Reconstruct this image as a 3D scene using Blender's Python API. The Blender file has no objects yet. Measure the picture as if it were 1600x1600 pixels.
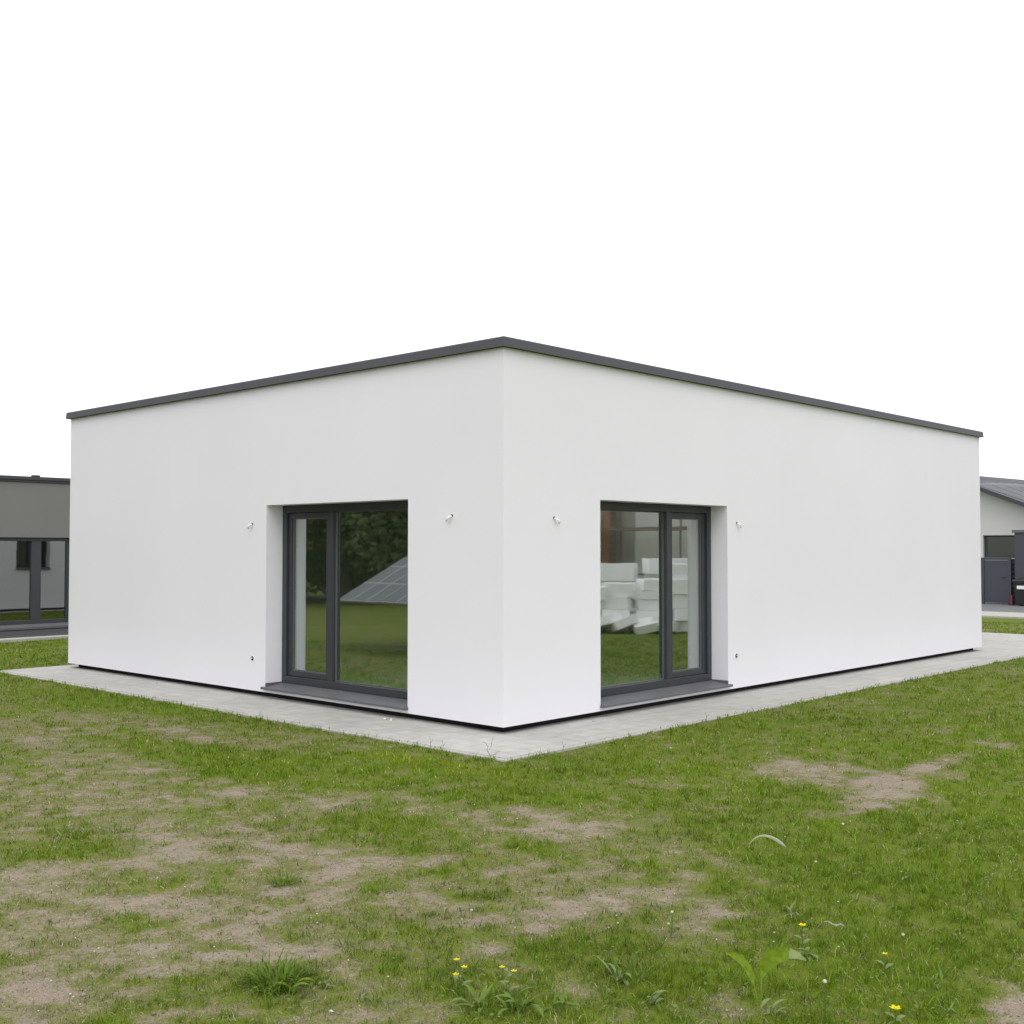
import bpy, math, random
import numpy as np
from mathutils import Vector, Matrix
R = math.radians
random.seed(11); RNG = np.random.default_rng(7)
scene = bpy.context.scene
COL = scene.collection

# ------------------------------------------------------------------ camera
cam = bpy.data.cameras.new("camera"); cam_ob = bpy.data.objects.new("camera", cam); COL.objects.link(cam_ob)
CAM = Vector((6.773, -7.175, 1.62)); YAW = R(42.917)
cam_ob.location = CAM
cam_ob.rotation_euler = (R(90 + 1.825), 0, YAW)
cam.sensor_width = 36.0; cam.lens = 36.0 * 1765.0 / 1600.0
cam.clip_start = 0.05; cam.clip_end = 3000
scene.camera = cam_ob

# ------------------------------------------------------------------ world, sun, exposure (bright overcast)
SUN_EL, SUN_AZ = R(52), R(133)          # azimuth clockwise from +Y
world = bpy.data.worlds.new("World"); scene.world = world; world.use_nodes = True
nt = world.node_tree; nt.nodes.clear()
wo = nt.nodes.new("ShaderNodeOutputWorld"); bg = nt.nodes.new("ShaderNodeBackground")
sky = nt.nodes.new("ShaderNodeTexSky"); sky.sky_type = 'NISHITA'; sky.sun_disc = False
sky.sun_elevation = SUN_EL; sky.sun_rotation = SUN_AZ
sky.dust_density = 3.0
hsv = nt.nodes.new("ShaderNodeHueSaturation"); hsv.inputs['Saturation'].default_value = 0.12
mx = nt.nodes.new("ShaderNodeMix"); mx.data_type = 'RGBA'; mx.clamp_factor = True
mx.inputs['Factor'].default_value = 0.92
mx.inputs[7].default_value = (10.25, 10.35, 10.75, 1)          # closed cloud layer
nt.links.new(sky.outputs[0], hsv.inputs['Color']); nt.links.new(hsv.outputs[0], mx.inputs[6])
nt.links.new(mx.outputs[2], bg.inputs['Color']); bg.inputs['Strength'].default_value = 0.1
nt.links.new(bg.outputs[0], wo.inputs[0])
sun = bpy.data.lights.new("sun", 'SUN'); sun.energy = 0.55; sun.angle = R(35); sun.color = (1.0, 0.97, 0.93)
sun_ob = bpy.data.objects.new("sun", sun); COL.objects.link(sun_ob)
sd = Vector((math.sin(SUN_AZ) * math.cos(SUN_EL), math.cos(SUN_AZ) * math.cos(SUN_EL), math.sin(SUN_EL)))
sun_ob.rotation_euler = sd.to_track_quat('Z', 'Y').to_euler(); sun_ob.location = sd * 40
scene.view_settings.view_transform = 'Standard'; scene.view_settings.look = 'None'
scene.view_settings.gamma = 1.0; scene.view_settings.exposure = 0.50
scene.cycles.max_bounces = 8; scene.cycles.transparent_max_bounces = 12

# ------------------------------------------------------------------ materials
def mat(name, col, rough=0.6, spec=0.5, metal=0.0, noise=None, bump=None, coat=0):
    """noise=(scale, amount, detail) brightness mottling; bump=(scale, strength, distance)"""
    m = bpy.data.materials.new(name); m.use_nodes = True
    n = m.node_tree.nodes; l = m.node_tree.links; b = n['Principled BSDF']
    b.inputs['Base Color'].default_value = (*col, 1); b.inputs['Roughness'].default_value = rough
    b.inputs['Specular IOR Level'].default_value = spec; b.inputs['Metallic'].default_value = metal
    tc = n.new('ShaderNodeTexCoord')
    if noise:
        sc, am, de = noise
        t = n.new('ShaderNodeTexNoise'); t.inputs['Scale'].default_value = sc; t.inputs['Detail'].default_value = de
        l.new(tc.outputs['Object'], t.inputs['Vector'])
        mr = n.new('ShaderNodeMapRange'); mr.inputs[1].default_value = 0.3; mr.inputs[2].default_value = 0.7
        mr.inputs[3].default_value = 1 - am; mr.inputs[4].default_value = 1 + am
        l.new(t.outputs['Fac'], mr.inputs[0])
        v = n.new('ShaderNodeVectorMath'); v.operation = 'SCALE'; v.inputs[0].default_value = col
        l.new(mr.outputs[0], v.inputs['Scale']); l.new(v.outputs[0], b.inputs['Base Color'])
    if bump:
        sc, st, di = bump
        t = n.new('ShaderNodeTexNoise'); t.inputs['Scale'].default_value = sc; t.inputs['Detail'].default_value = 4
        l.new(tc.outputs['Object'], t.inputs['Vector'])
        bp = n.new('ShaderNodeBump'); bp.inputs['Strength'].default_value = st; bp.inputs['Distance'].default_value = di
        l.new(t.outputs['Fac'], bp.inputs['Height']); l.new(bp.outputs[0], b.inputs['Normal'])
    return m

def glass(name, refl, tint):
    m = bpy.data.materials.new(name); m.use_nodes = True
    n = m.node_tree.nodes; l = m.node_tree.links; n.clear()
    o = n.new('ShaderNodeOutputMaterial'); mix = n.new('ShaderNodeMixShader')
    t = n.new('ShaderNodeBsdfTransparent'); t.inputs[0].default_value = (*tint, 1)
    g = n.new('ShaderNodeBsdfGlossy'); g.inputs['Roughness'].default_value = 0.025; g.inputs[0].default_value = (.93, .97, .95, 1)
    fr = n.new('ShaderNodeFresnel'); fr.inputs[0].default_value = 1.5
    mr = n.new('ShaderNodeMapRange'); mr.inputs[1].default_value = 0.04; mr.inputs[2].default_value = 1
    mr.inputs[3].default_value = refl; mr.inputs[4].default_value = 1
    tc = n.new('ShaderNodeTexCoord'); nz = n.new('ShaderNodeTexNoise'); nz.inputs['Scale'].default_value = 2.2; nz.inputs['Detail'].default_value = 1
    l.new(tc.outputs['Object'], nz.inputs['Vector'])
    bp = n.new('ShaderNodeBump'); bp.inputs['Strength'].default_value = 0.10; bp.inputs['Distance'].default_value = 0.004
    l.new(nz.outputs['Fac'], bp.inputs['Height']); l.new(bp.outputs[0], g.inputs['Normal'])
    l.new(fr.outputs[0], mr.inputs[0]); gg = n.new('ShaderNodeNewGeometry'); ff = n.new('ShaderNodeMath'); ff.operation = 'SUBTRACT'; ff.inputs[0].default_value = 1.0; l.new(gg.outputs['Backfacing'], ff.inputs[1])
    fm = n.new('ShaderNodeMath'); fm.operation = 'MULTIPLY'; l.new(mr.outputs[0], fm.inputs[0]); l.new(ff.outputs[0], fm.inputs[1])   # coating on the outer face of each pane
    l.new(fm.outputs[0], mix.inputs[0]); l.new(t.outputs[0], mix.inputs[1]); l.new(g.outputs[0], mix.inputs[2]); l.new(mix.outputs[0], o.inputs[0])
    return m

def leafmat(name, col, trans=0.3, attr=None, rough=0.6, noise=None):
    m = bpy.data.materials.new(name); m.use_nodes = True
    n = m.node_tree.nodes; l = m.node_tree.links; b = n['Principled BSDF']; o = n['Material Output']
    b.inputs['Roughness'].default_value = rough; b.inputs['Specular IOR Level'].default_value = 0.25
    b.inputs['Base Color'].default_value = (*col, 1)
    tr = n.new('ShaderNodeBsdfTranslucent'); tr.inputs[0].default_value = (*col, 1)
    mix = n.new('ShaderNodeMixShader'); mix.inputs[0].default_value = trans
    if attr:
        a = n.new('ShaderNodeAttribute'); a.attribute_name = attr
        l.new(a.outputs['Color'], b.inputs['Base Color']); l.new(a.outputs['Color'], tr.inputs[0])
    elif noise:
        tc = n.new('ShaderNodeTexCoord'); t = n.new('ShaderNodeTexNoise'); t.inputs['Scale'].default_value = noise[0]; t.inputs['Detail'].default_value = 3
        l.new(tc.outputs['Object'], t.inputs['Vector'])
        mr = n.new('ShaderNodeMapRange'); mr.inputs[1].default_value = 0.3; mr.inputs[2].default_value = 0.7
        mr.inputs[3].default_value = 1 - noise[1]; mr.inputs[4].default_value = 1 + noise[1]
        v = n.new('ShaderNodeVectorMath'); v.operation = 'SCALE'; v.inputs[0].default_value = col
        l.new(t.outputs['Fac'], mr.inputs[0]); l.new(mr.outputs[0], v.inputs['Scale'])
        l.new(v.outputs[0], b.inputs['Base Color']); l.new(v.outputs[0], tr.inputs[0])
    l.new(b.outputs[0], mix.inputs[1]); l.new(tr.outputs[0], mix.inputs[2]); l.new(mix.outputs[0], o.inputs[0])
    return m

M = dict(
    plaster=mat('white_render', (.81, .795, .838), .9, .2, noise=(.5, .018, 6), bump=(220, .45, .002)),
    inner=mat('interior_plaster', (.70, .71, .70), .9, .2),
    screed=mat('interior_floor', (.66, .78, .68), .45, .4, noise=(2, .08, 4)),
    anth=mat('anthracite_frame', (.040, .043, .050), .42, .5, noise=(3, .06, 3), bump=(400, .1, .0005)),
    gasket=mat('glazing_bead', (.11, .115, .115), .4, .5),
    dark=mat('black_plinth', (.018, .018, .019), .85, .2, noise=(20, .3, 4)),
    coping=mat('roof_edge_metal', (.060, .060, .070), .5, .45, noise=(1.2, .06, 3)),
    sillm=mat('sill_metal', (.125, .125, .135), .5, .4, noise=(6, .07, 4)),
    glass=glass('window_glass', .46, (.86, .92, .87)),
    glassd=glass('window_glass_dark', .34, (.5, .52, .52)),
    plastic=mat('white_plastic', (.82, .82, .82), .5),
    rubber=mat('black_cable', (.03, .03, .03), .6),
    nbwall=mat('grey_render', (.195, .193, .185), .85, .2, noise=(1.0, .03, 3), bump=(200, .3, .002)),
    nbdark=mat('dark_grey_metal', (.05, .052, .056), .5, .4),
    whitewall=mat('old_white_render', (.62, .62, .60), .9, .2, noise=(.7, .03, 3)),
    kerb=mat('kerb_concrete', (.42, .41, .37), .9, .2, noise=(6, .12, 5)),
    drive=mat('grey_driveway', (.17, .17, .172), .9, .2, noise=(4, .1, 5)),
    terrace=mat('terrace_grey', (.065, .065, .068), .9, .2, noise=(4, .12, 5)),
    gate=mat('gate_metal', (.055, .058, .075), .45, .5, noise=(1, .05, 2)),
    binm=mat('bin_plastic', (.018, .019, .022), .45, .5),
    label=mat('paper_label', (.8, .8, .8), .6),
    red=mat('red_plastic', (.25, .03, .04), .5),
    curtain=mat('room_plaster', (.66, .66, .60), .9),
    foam=mat('white_foam', (.90, .90, .89), .8, .2, noise=(3, .03, 3)),
    brick=mat('orange_brick', (.34, .15, .09), .9, .2, noise=(9, .2, 5)),
    block=mat('grey_block_wall', (.33, .31, .29), .9, .2, noise=(2, .12, 5)),
    steel=mat('rusty_steel', (.20, .15, .12), .5, .5, metal=.4),
    bark=mat('bark', (.12, .10, .08), .95, .1, noise=(8, .25, 5)),
    straw=leafmat('dry_straw', (.46, .40, .27), .25),
    pale=leafmat('pale_dry_leaf', (.62, .63, .50), .3),
    twig=mat('twig_brown', (.12, .09, .065), .9, .1),
    petal_w=leafmat('white_petals', (.74, .76, .62), .3),
    petal_y=leafmat('yellow_petals', (.78, .66, .01), .25),
    stem=leafmat('green_stem', (.12, .19, .04), .2),
    dock=leafmat('broad_leaf_green', (.17, .26, .010), .35, noise=(45, .28)),
    weed=leafmat('weed_leaf_green', (.165, .25, .04), .35, noise=(25, .2)),
    grey_leaf=leafmat('pale_leaf_green', (.24, .31, .12), .35, noise=(25, .15)),
    tuft=leafmat('tuft_green', (.128, .205, .018), .35, noise=(28, .45)),
    crown=leafmat('tree_leaves', (.12, .15, .06), .3, noise=(1.6, .4)),
)

def brickmat(name, c1, c2, cm, w, h, mortar, rot=(0, 0, 0), rough=.9, noise=.1, nscale=7, offset=.5, mort_smooth=.1):
    m = bpy.data.materials.new(name); m.use_nodes = True
    n = m.node_tree.nodes; l = m.node_tree.links; b = n['Principled BSDF']
    b.inputs['Roughness'].default_value = rough; b.inputs['Specular IOR Level'].default_value = .3
    tc = n.new('ShaderNodeTexCoord'); mp = n.new('ShaderNodeMapping'); mp.inputs['Rotation'].default_value = rot
    br = n.new('ShaderNodeTexBrick'); br.inputs['Scale'].default_value = 1
    br.offset = offset
    br.inputs['Color1'].default_value = (*c1, 1); br.inputs['Color2'].default_value = (*c2, 1); br.inputs['Mortar'].default_value = (*cm, 1)
    br.inputs['Brick Width'].default_value = w; br.inputs['Row Height'].default_value = h
    br.inputs['Mortar Size'].default_value = mortar; br.inputs['Mortar Smooth'].default_value = mort_smooth
    l.new(tc.outputs['Object'], mp.inputs[0]); l.new(mp.outputs[0], br.inputs['Vector'])
    t = n.new('ShaderNodeTexNoise'); t.inputs['Scale'].default_value = nscale; t.inputs['Detail'].default_value = 6
    l.new(tc.outputs['Object'], t.inputs['Vector'])
    t2 = n.new('ShaderNodeTexNoise'); t2.inputs['Scale'].default_value = .9; t2.inputs['Detail'].default_value = 3
    l.new(tc.outputs['Object'], t2.inputs['Vector'])
    ad = n.new('ShaderNodeMath'); ad.operation = 'ADD'; l.new(t.outputs['Fac'], ad.inputs[0]); l.new(t2.outputs['Fac'], ad.inputs[1])
    mr = n.new('ShaderNodeMapRange'); mr.inputs[1].default_value = .65; mr.inputs[2].default_value = 1.35
    mr.inputs[3].default_value = 1 - noise; mr.inputs[4].default_value = 1 + noise
    l.new(ad.outputs[0], mr.inputs[0])
    v = n.new('ShaderNodeVectorMath'); v.operation = 'SCALE'; l.new(br.outputs['Color'], v.inputs[0]); l.new(mr.outputs[0], v.inputs['Scale'])
    l.new(v.outputs[0], b.inputs['Base Color'])
    bp = n.new('ShaderNodeBump'); bp.inputs['Strength'].default_value = .5; bp.inputs['Distance'].default_value = .002; bp.invert = True
    l.new(br.outputs['Fac'], bp.inputs['Height']); l.new(bp.outputs[0], b.inputs['Normal'])
    return m
M['paving'] = brickmat('pale_paving_slabs', (.415, .405, .375), (.44, .43, .40), (.34, .33, .30), .2, .2, .004, offset=0, noise=.17)
M['tiles'] = brickmat('grey_roof_tiles', (.16, .16, .175), (.19, .19, .205), (.10, .10, .108), 60, .40, .03, noise=.08)
M['panel'] = brickmat('solar_cells', (.035, .037, .05), (.042, .044, .058), (.28, .29, .30), .36, .57, .012, rough=.15, noise=.05, offset=0)
M['facing'] = brickmat('brick_facing', (.34, .15, .09), (.28, .12, .07), (.3, .28, .25), .25, .075, .01, rot=(R(90), 0, 0))

# ------------------------------------------------------------------ mesh helpers
class MB:
    def __init__(s): s.v = []; s.f = []; s.mi = []; s.sm = []
    def add(s, vs, fs, mi=0, smooth=False):
        o = len(s.v); s.v += [tuple(p) for p in vs]
        for f in fs: s.f.append([i + o for i in f]); s.mi.append(mi); s.sm.append(smooth)
        return s
    def box(s, x0, y0, z0, x1, y1, z1, mi=0, mtx=None):
        vs = [Vector(p) for p in ((x0, y0, z0), (x1, y0, z0), (x1, y1, z0), (x0, y1, z0), (x0, y0, z1), (x1, y0, z1), (x1, y1, z1), (x0, y1, z1))]
        if mtx: vs = [mtx @ p for p in vs]
        return s.add(vs, [(3, 2, 1, 0), (4, 5, 6, 7), (0, 1, 5, 4), (1, 2, 6, 5), (2, 3, 7, 6), (3, 0, 4, 7)], mi)
    def tube(s, pts, rads, n=8, mi=0, caps=True):
        pts = [Vector(p) for p in pts]; rings = []
        for i, p in enumerate(pts):
            t = (pts[min(i + 1, len(pts) - 1)] - pts[max(i - 1, 0)]).normalized()
            a = t.cross(Vector((0, 0, 1)) if abs(t.z) < .9 else Vector((1, 0, 0))).normalized(); b = t.cross(a)
            r = rads[i] if hasattr(rads, '__len__') else rads
            rings.append([p + a * r * math.cos(2 * math.pi * k / n) + b * r * math.sin(2 * math.pi * k / n) for k in range(n)])
        vs = [q for rg in rings for q in rg]; fs = []
        for i in range(len(pts) - 1):
            for k in range(n):
                fs.append((i * n + k, i * n + (k + 1) % n, (i + 1) * n + (k + 1) % n, (i + 1) * n + k))
        s.add(vs, fs, mi, True)
        if caps:
            s.add(rings[0], [tuple(range(n))], mi); s.add(rings[-1], [tuple(range(n - 1, -1, -1))], mi)
        return s
    def leaf(s, pts, widths, side=None, fold=.25, mi=0, face=None):
        """curved leaf strip with a mid-rib; pts centreline, widths half width"""
        pts = [Vector(p) for p in pts]; vs = []
        for i, p in enumerate(pts):
            t = (pts[min(i + 1, len(pts) - 1)] - pts[max(i - 1, 0)]).normalized()
            sd = Vector(side) if side is not None else t.cross(Vector(face or (0, 0, 1)))
            if sd.length < 1e-4: sd = Vector((1, 0, 0))
            sd = (sd - t * sd.dot(t)).normalized(); nrm = sd.cross(t).normalized(); w = widths[i]
            vs += [p - sd * w + nrm * w * fold, p, p + sd * w + nrm * w * fold]
        fs = []
        for i in range(len(pts) - 1):
            a = i * 3; fs += [(a, a + 1, a + 4, a + 3), (a + 1, a + 2, a + 5, a + 4)]
        return s.add(vs, fs, mi, True)
    def ball(s, c, r, mi=0, seg=8, rg=5, sq=1.0):
        c = Vector(c); vs = [c + Vector((0, 0, r * sq))]; 
        for i in range(1, rg):
            th = math.pi * i / rg
            for k in range(seg):
                ph = 2 * math.pi * k / seg
                vs.append(c + Vector((r * math.sin(th) * math.cos(ph), r * math.sin(th) * math.sin(ph), r * sq * math.cos(th))))
        vs.append(c - Vector((0, 0, r * sq))); fs = []
        for k in range(seg): fs.append((0, 1 + k, 1 + (k + 1) % seg))
        for i in range(rg - 2):
            for k in range(seg):
                a = 1 + i * seg; fs.append((a + k, a + seg + k, a + seg + (k + 1) % seg, a + (k + 1) % seg))
        a = 1 + (rg - 2) * seg
        for k in range(seg): fs.append((a + k, len(vs) - 1, a + (k + 1) % seg))
        return s.add(vs, fs, mi, True)
    def build(s, name, m, parent=None, loc=None, bevel=0, recalc=False):
        me = bpy.data.meshes.new(name); me.from_pydata(s.v, [], s.f)
        for q in (m if isinstance(m, (list, tuple)) else [m]): me.materials.append(M[q] if isinstance(q, str) else q)
        me.polygons.foreach_set('material_index', s.mi); me.polygons.foreach_set('use_smooth', s.sm); me.update()
        o = bpy.data.objects.new(name, me); COL.objects.link(o)
        if parent: o.parent = parent
        if loc: o.location = loc
        if bevel:
            b = o.modifiers.new('bevel', 'BEVEL'); b.width = bevel; b.segments = 2; b.limit_method = 'ANGLE'
        return o
def tag(o, label=None, cat=None, group=None, kind=None):
    if label: o['label'] = label
    if cat: o['category'] = cat
    if group: o['group'] = group
    if kind: o['kind'] = kind
    return o
def empty(name, loc=(0, 0, 0), rz=0, **k):
    o = bpy.data.objects.new(name, None); COL.objects.link(o); o.location = loc; o.rotation_euler = (0, 0, rz)
    o.empty_display_size = .2
    return tag(o, **k)
def copy_tree(o, parent=None):
    c = o.copy(); COL.objects.link(c); c.parent = parent
    for ch in list(o.children): copy_tree(ch, c)
    return c

# ------------------------------------------------------------------ lawn cover field (numpy): 0 bare soil .. 1 lush
def _h(ix, iy, seed):
    n = (ix.astype(np.int64) * 374761393 + iy.astype(np.int64) * 668265263 + seed * 1442695041) & 0xffffffff
    n = ((n ^ (n >> 13)) * 1274126177) & 0xffffffff
    return ((n ^ (n >> 16)) & 0xffff) / 65535.0
def vnoise(x, y, s, seed):
    x = x / s + 1000; y = y / s + 1000; ix = np.floor(x); iy = np.floor(y); fx = x - ix; fy = y - iy
    fx = fx * fx * (3 - 2 * fx); fy = fy * fy * (3 - 2 * fy)
    a = _h(ix, iy, seed); b = _h(ix + 1, iy, seed); c = _h(ix, iy + 1, seed); d = _h(ix + 1, iy + 1, seed)
    return (a * (1 - fx) + b * fx) * (1 - fy) + (c * (1 - fx) + d * fx) * fy
def fbm(x, y, s, seed, n=3):
    t = 0; w = .5; k = 0
    for i in range(n): t = t + w * vnoise(x, y, s, seed + i * 17); k += w; w *= .55; s /= 2.1
    return t / k
PATCH = [(2.73, 0.4, 0.49, 0.43, 120.0, 0.0), (3.38, 0.55, 1.25, 0.21, 92.0, -0.15), (1.23, -4.64, 0.43, 0.26, 173.0, 0.05), (1.22, -3.98, 0.5, 0.27, -170.0, 0.06), (-0.18, -3.45, 0.52, 0.32, 54.0, 0.12), (0.12, -2.77, 0.24, 0.14, 100.0, 0.05), (-1.95, -1.8, 0.55, 0.17, -171.0, 0.12), (-2.9, -2.77, 0.7, 0.46, -167.0, 0.35), (-0.74, -3.76, 0.71, 0.44, 175.0, 0.4), (0.94, -2.65, 0.31, 0.2, 108.0, 0.15), (2.13, -1.93, 0.43, 0.15, 138.0, 0.05), (2.58, -1.95, 0.31, 0.23, 162.0, 0.1), (1.97, -3.49, 0.44, 0.25, -169.0, 0.12), (2.33, -3.84, 0.35, 0.22, 165.0, 0.12), (2.83, -3.93, 0.12, 0.07, 170.0, 0.0), (2.9, -4.44, 0.19, 0.11, 57.0, 0.05), (2.85, -4.53, 0.16, 0.08, -144.0, 0.05), (3.38, -3.27, 0.43, 0.21, 63.0, 0.1), (3.43, -2.86, 0.35, 0.19, 61.0, 0.1), (1.91, -4.92, 0.42, 0.29, -171.0, 0.2), (2.29, -4.34, 0.46, 0.33, -162.0, 0.25), (3.47, -3.89, 0.2, 0.09, 70.0, 0.08), (3.56, -4.54, 0.26, 0.14, -149.0, 0.15), (2.69, -5.3, 0.42, 0.26, 177.0, 0.2), (2.52, -4.89, 0.27, 0.19, -171.0, 0.25), (3.92, -2.89, 0.23, 0.15, 137.0, 0.15), (4.43, -2.16, 0.11, 0.07, 58.0, 0.1), (5.32, -3.02, 0.31, 0.1, 106.0, 0.02), (4.47, -3.69, 0.18, 0.13, 114.0, 0.3), (4.06, -4.03, 0.11, 0.09, 50.0, 0.25), (2.42, -2.99, 0.41, 0.32, -142.0, 0.3), (2.8, -3.61, 0.45, 0.34, -142.0, 0.3), (3.24, 2.54, 0.21, 0.14, 69.0, 0.1), (-1.3, -3.06, 0.8, 0.31, -153.0, 0.4), (0.89, -1.52, 0.32, 0.18, -140.0, 0.45), (-0.28, -1.76, 0.42, 0.15, -179.0, 0.35), (3.38, -2.02, 0.26, 0.2, 110.0, 0.4), (4.98, -2.2, 0.14, 0.09, 84.0, 0.6), (5.0, -3.2, 0.11, 0.05, 90.0, 0.35), (3.76, -4.58, 0.14, 0.1, -145.0, 0.3), (-4.33, -1.03, 2.08, 0.6, -166.0, 1.0), (-1.01, -2.26, 1.59, 0.39, 180.0, 1.0), (-0.0, -1.86, 0.9, 0.35, 179.0, 1.0), (0.29, -1.35, 0.61, 0.21, -179.0, 1.2), (1.41, -0.72, 1.08, 0.47, 73.0, 0.95), (1.7, -2.81, 0.48, 0.35, -177.0, 0.8), (0.74, -4.28, 0.42, 0.27, -157.0, 0.65), (1.75, -1.46, 0.73, 0.32, -137.0, 0.85), (4.31, -1.33, 0.98, 0.64, 93.0, 1.0), (3.55, -1.3, 0.65, 0.51, 85.0, 0.9), (2.69, -0.98, 0.43, 0.35, 98.0, 0.85), (3.94, -3.57, 0.39, 0.27, 47.0, 0.95), (4.54, -3.11, 0.52, 0.39, 65.0, 0.95), (4.85, -2.63, 0.57, 0.3, 103.0, 1.0), (5.15, -3.06, 0.26, 0.14, 101.0, 1.0), (2.8, -3.19, 0.24, 0.13, 135.0, 0.7), (2.62, -3.64, 0.26, 0.07, 140.0, 0.8), (4.31, -3.85, 0.23, 0.17, 50.0, 0.8), (2.16, 4.61, 2.29, 0.49, 89.0, 0.85), (2.11, -4.74, 0.22, 0.08, 156.0, 0.5), (3.11, -5.18, 0.18, 0.08, -142.0, 0.7), (3.48, -4.84, 0.11, 0.08, -153.0, 0.7), (2.96, -4.97, 0.14, 0.07, -144.0, 0.6), (1.12, -3.34, 0.25, 0.2, -171.0, 0.55), (4.26, -1.98, 0.23, 0.16, 63.0, 1.2), (3.16, -4.2, 0.13, 0.11, -165.0, 0.6), (4.04, -4.24, 0.2, 0.13, -138.0, 0.75), (2.79, -2.38, 0.42, 0.19, -137.0, 0.6)]
def cover(x, y):
    wx = x + (fbm(x, y, .55, 3) - .5) * .5 + (fbm(x, y, .12, 5) - .5) * .14
    wy = y + (fbm(x, y, .55, 9) - .5) * .5 + (fbm(x, y, .12, 8) - .5) * .14
    g = .50 + .0 * x
    # lushness grows to the right of the frame, towards the paving and far away; the left foreground is worn
    g = g + .38 * np.clip((x - 2.6) / 2.2, 0, 1) + .28 * np.clip((y + 1.9) / 1.5, 0, 1) + .2 * np.clip((-x - 3) / 4, 0, 1)
    g = np.clip(g, 0, .88)
    for cx, cy, a, b, an, v in PATCH:
        c, s = math.cos(R(an)), math.sin(R(an))
        dx, dy = wx - cx, wy - cy
        u = (dx * c + dy * s) / (a * 1.15); w = (-dx * s + dy * c) / (b * 1.15)
        v = .14 + .86 * v
        r = np.sqrt(u * u + w * w); k = 1 - np.clip((r - .25) / 1.15, 0, 1); k = k * k * (3 - 2 * k)
        g = g * (1 - k) + v * k
    n = fbm(x, y, .42, 21) - .5; n2 = fbm(x, y, .09, 31) - .5
    return np.clip(g + n * .30 + n2 * .95 + (fbm(x, y, .17, 35) - .5) * .55, 0, 1.25)
def ground_z(x, y):
    z = -.018 + (fbm(x, y, 1.1, 41) - .5) * .022 + (fbm(x, y, .14, 47) - .5) * .012
    t = np.clip((y - 16) / 12, 0, 1)
    return z - .45 * t * t * (3 - 2 * t)

# ------------------------------------------------------------------ ground
def axis(parts):
    a = []
    for lo, hi, st in parts: a += list(np.arange(lo, hi, st))
    a.append(parts[-1][1]); return np.array(a)
gx = axis([(-900, -100, 80), (-100, -20, 5), (-20, -9, .25), (-9, -3, .08), (-3, 7, .045), (7, 12, .25), (12, 60, 4), (60, 900, 80)])
gy = axis([(-900, -100, 80), (-100, -12, 5), (-12, -6.5, .25), (-6.5, 3, .045), (3, 15, .12), (15, 40, .5), (40, 100, 5), (100, 900, 80)])
X, Y = np.meshgrid(gx, gy, indexing='ij'); nx, ny = X.shape
Z = ground_z(X.ravel(), Y.ravel()); G = cover(X.ravel(), Y.ravel())
co = np.stack([X.ravel(), Y.ravel(), Z], 1).astype(np.float32)
idx = np.arange(nx * ny).reshape(nx, ny)
quads = np.stack([idx[:-1, :-1], idx[1:, :-1], idx[1:, 1:], idx[:-1, 1:]], -1).reshape(-1, 4)
def np_mesh(name, co, faces_flat, starts, totals):
    me = bpy.data.meshes.new(name)
    me.vertices.add(len(co)); me.vertices.foreach_set('co', co.astype(np.float32).ravel())
    me.loops.add(len(faces_flat)); me.loops.foreach_set('vertex_index', faces_flat.astype(np.int32))
    me.polygons.add(len(starts)); me.polygons.foreach_set('loop_start', starts.astype(np.int32)); me.polygons.foreach_set('loop_total', totals.astype(np.int32))
    me.update(calc_edges=True); return me
me = np_mesh('ground', co, quads.ravel(), np.arange(len(quads)) * 4, np.full(len(quads), 4))
me.polygons.foreach_set('use_smooth', np.ones(len(quads), bool))
at = me.attributes.new('cover', 'FLOAT', 'POINT'); at.data.foreach_set('value', G.astype(np.float32))
gm = bpy.data.materials.new('soil_and_turf'); gm.use_nodes = True
n = gm.node_tree.nodes; l = gm.node_tree.links; b = n['Principled BSDF']; b.inputs['Roughness'].default_value = .95; b.inputs['Specular IOR Level'].default_value = .15
a = n.new('ShaderNodeAttribute'); a.attribute_name = 'cover'
geo = n.new('ShaderNodeNewGeometry')
def nz(scale, det=5, rough=.6):
    t = n.new('ShaderNodeTexNoise'); t.inputs['Scale'].default_value = scale; t.inputs['Detail'].default_value = det; t.inputs['Roughness'].default_value = rough
    l.new(geo.outputs['Position'], t.inputs['Vector']); return t
def math_(op, x, y):
    m = n.new('ShaderNodeMath'); m.operation = op
    for i, q in enumerate((x, y)):
        if isinstance(q, (int, float)): m.inputs[i].default_value = q
        else: l.new(q, m.inputs[i])
    return m.outputs[0]
n1 = nz(38); n2 = nz(160, 3); n3 = nz(7, 4); n4 = nz(90, 2)
fac = math_('ADD', a.outputs['Fac'], math_('MULTIPLY', math_('SUBTRACT', n1.outputs['Fac'], .5), 1.3))
rp = n.new('ShaderNodeValToRGB'); e = rp.color_ramp.elements
e[0].position = .05; e[0].color = (.290, .240, .185, 1)
e[1].position = 1.0; e[1].color = (.110, .158, .010, 1)
for p, c in ((.18, (.258, .220, .148, 1)), (.42, (.185, .180, .075, 1)), (.70, (.135, .165, .024, 1))):
    q = e.new(p); q.color = c
l.new(fac, rp.inputs[0])
mr = n.new('ShaderNodeMapRange'); mr.inputs[1].default_value = .3; mr.inputs[2].default_value = .7; mr.inputs[3].default_value = .66; mr.inputs[4].default_value = 1.3
l.new(n2.outputs['Fac'], mr.inputs[0])
mr3 = n.new('ShaderNodeMapRange'); mr3.inputs[1].default_value = .3; mr3.inputs[2].default_value = .7; mr3.inputs[3].default_value = .9; mr3.inputs[4].default_value = 1.1
l.new(n3.outputs['Fac'], mr3.inputs[0])
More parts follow.
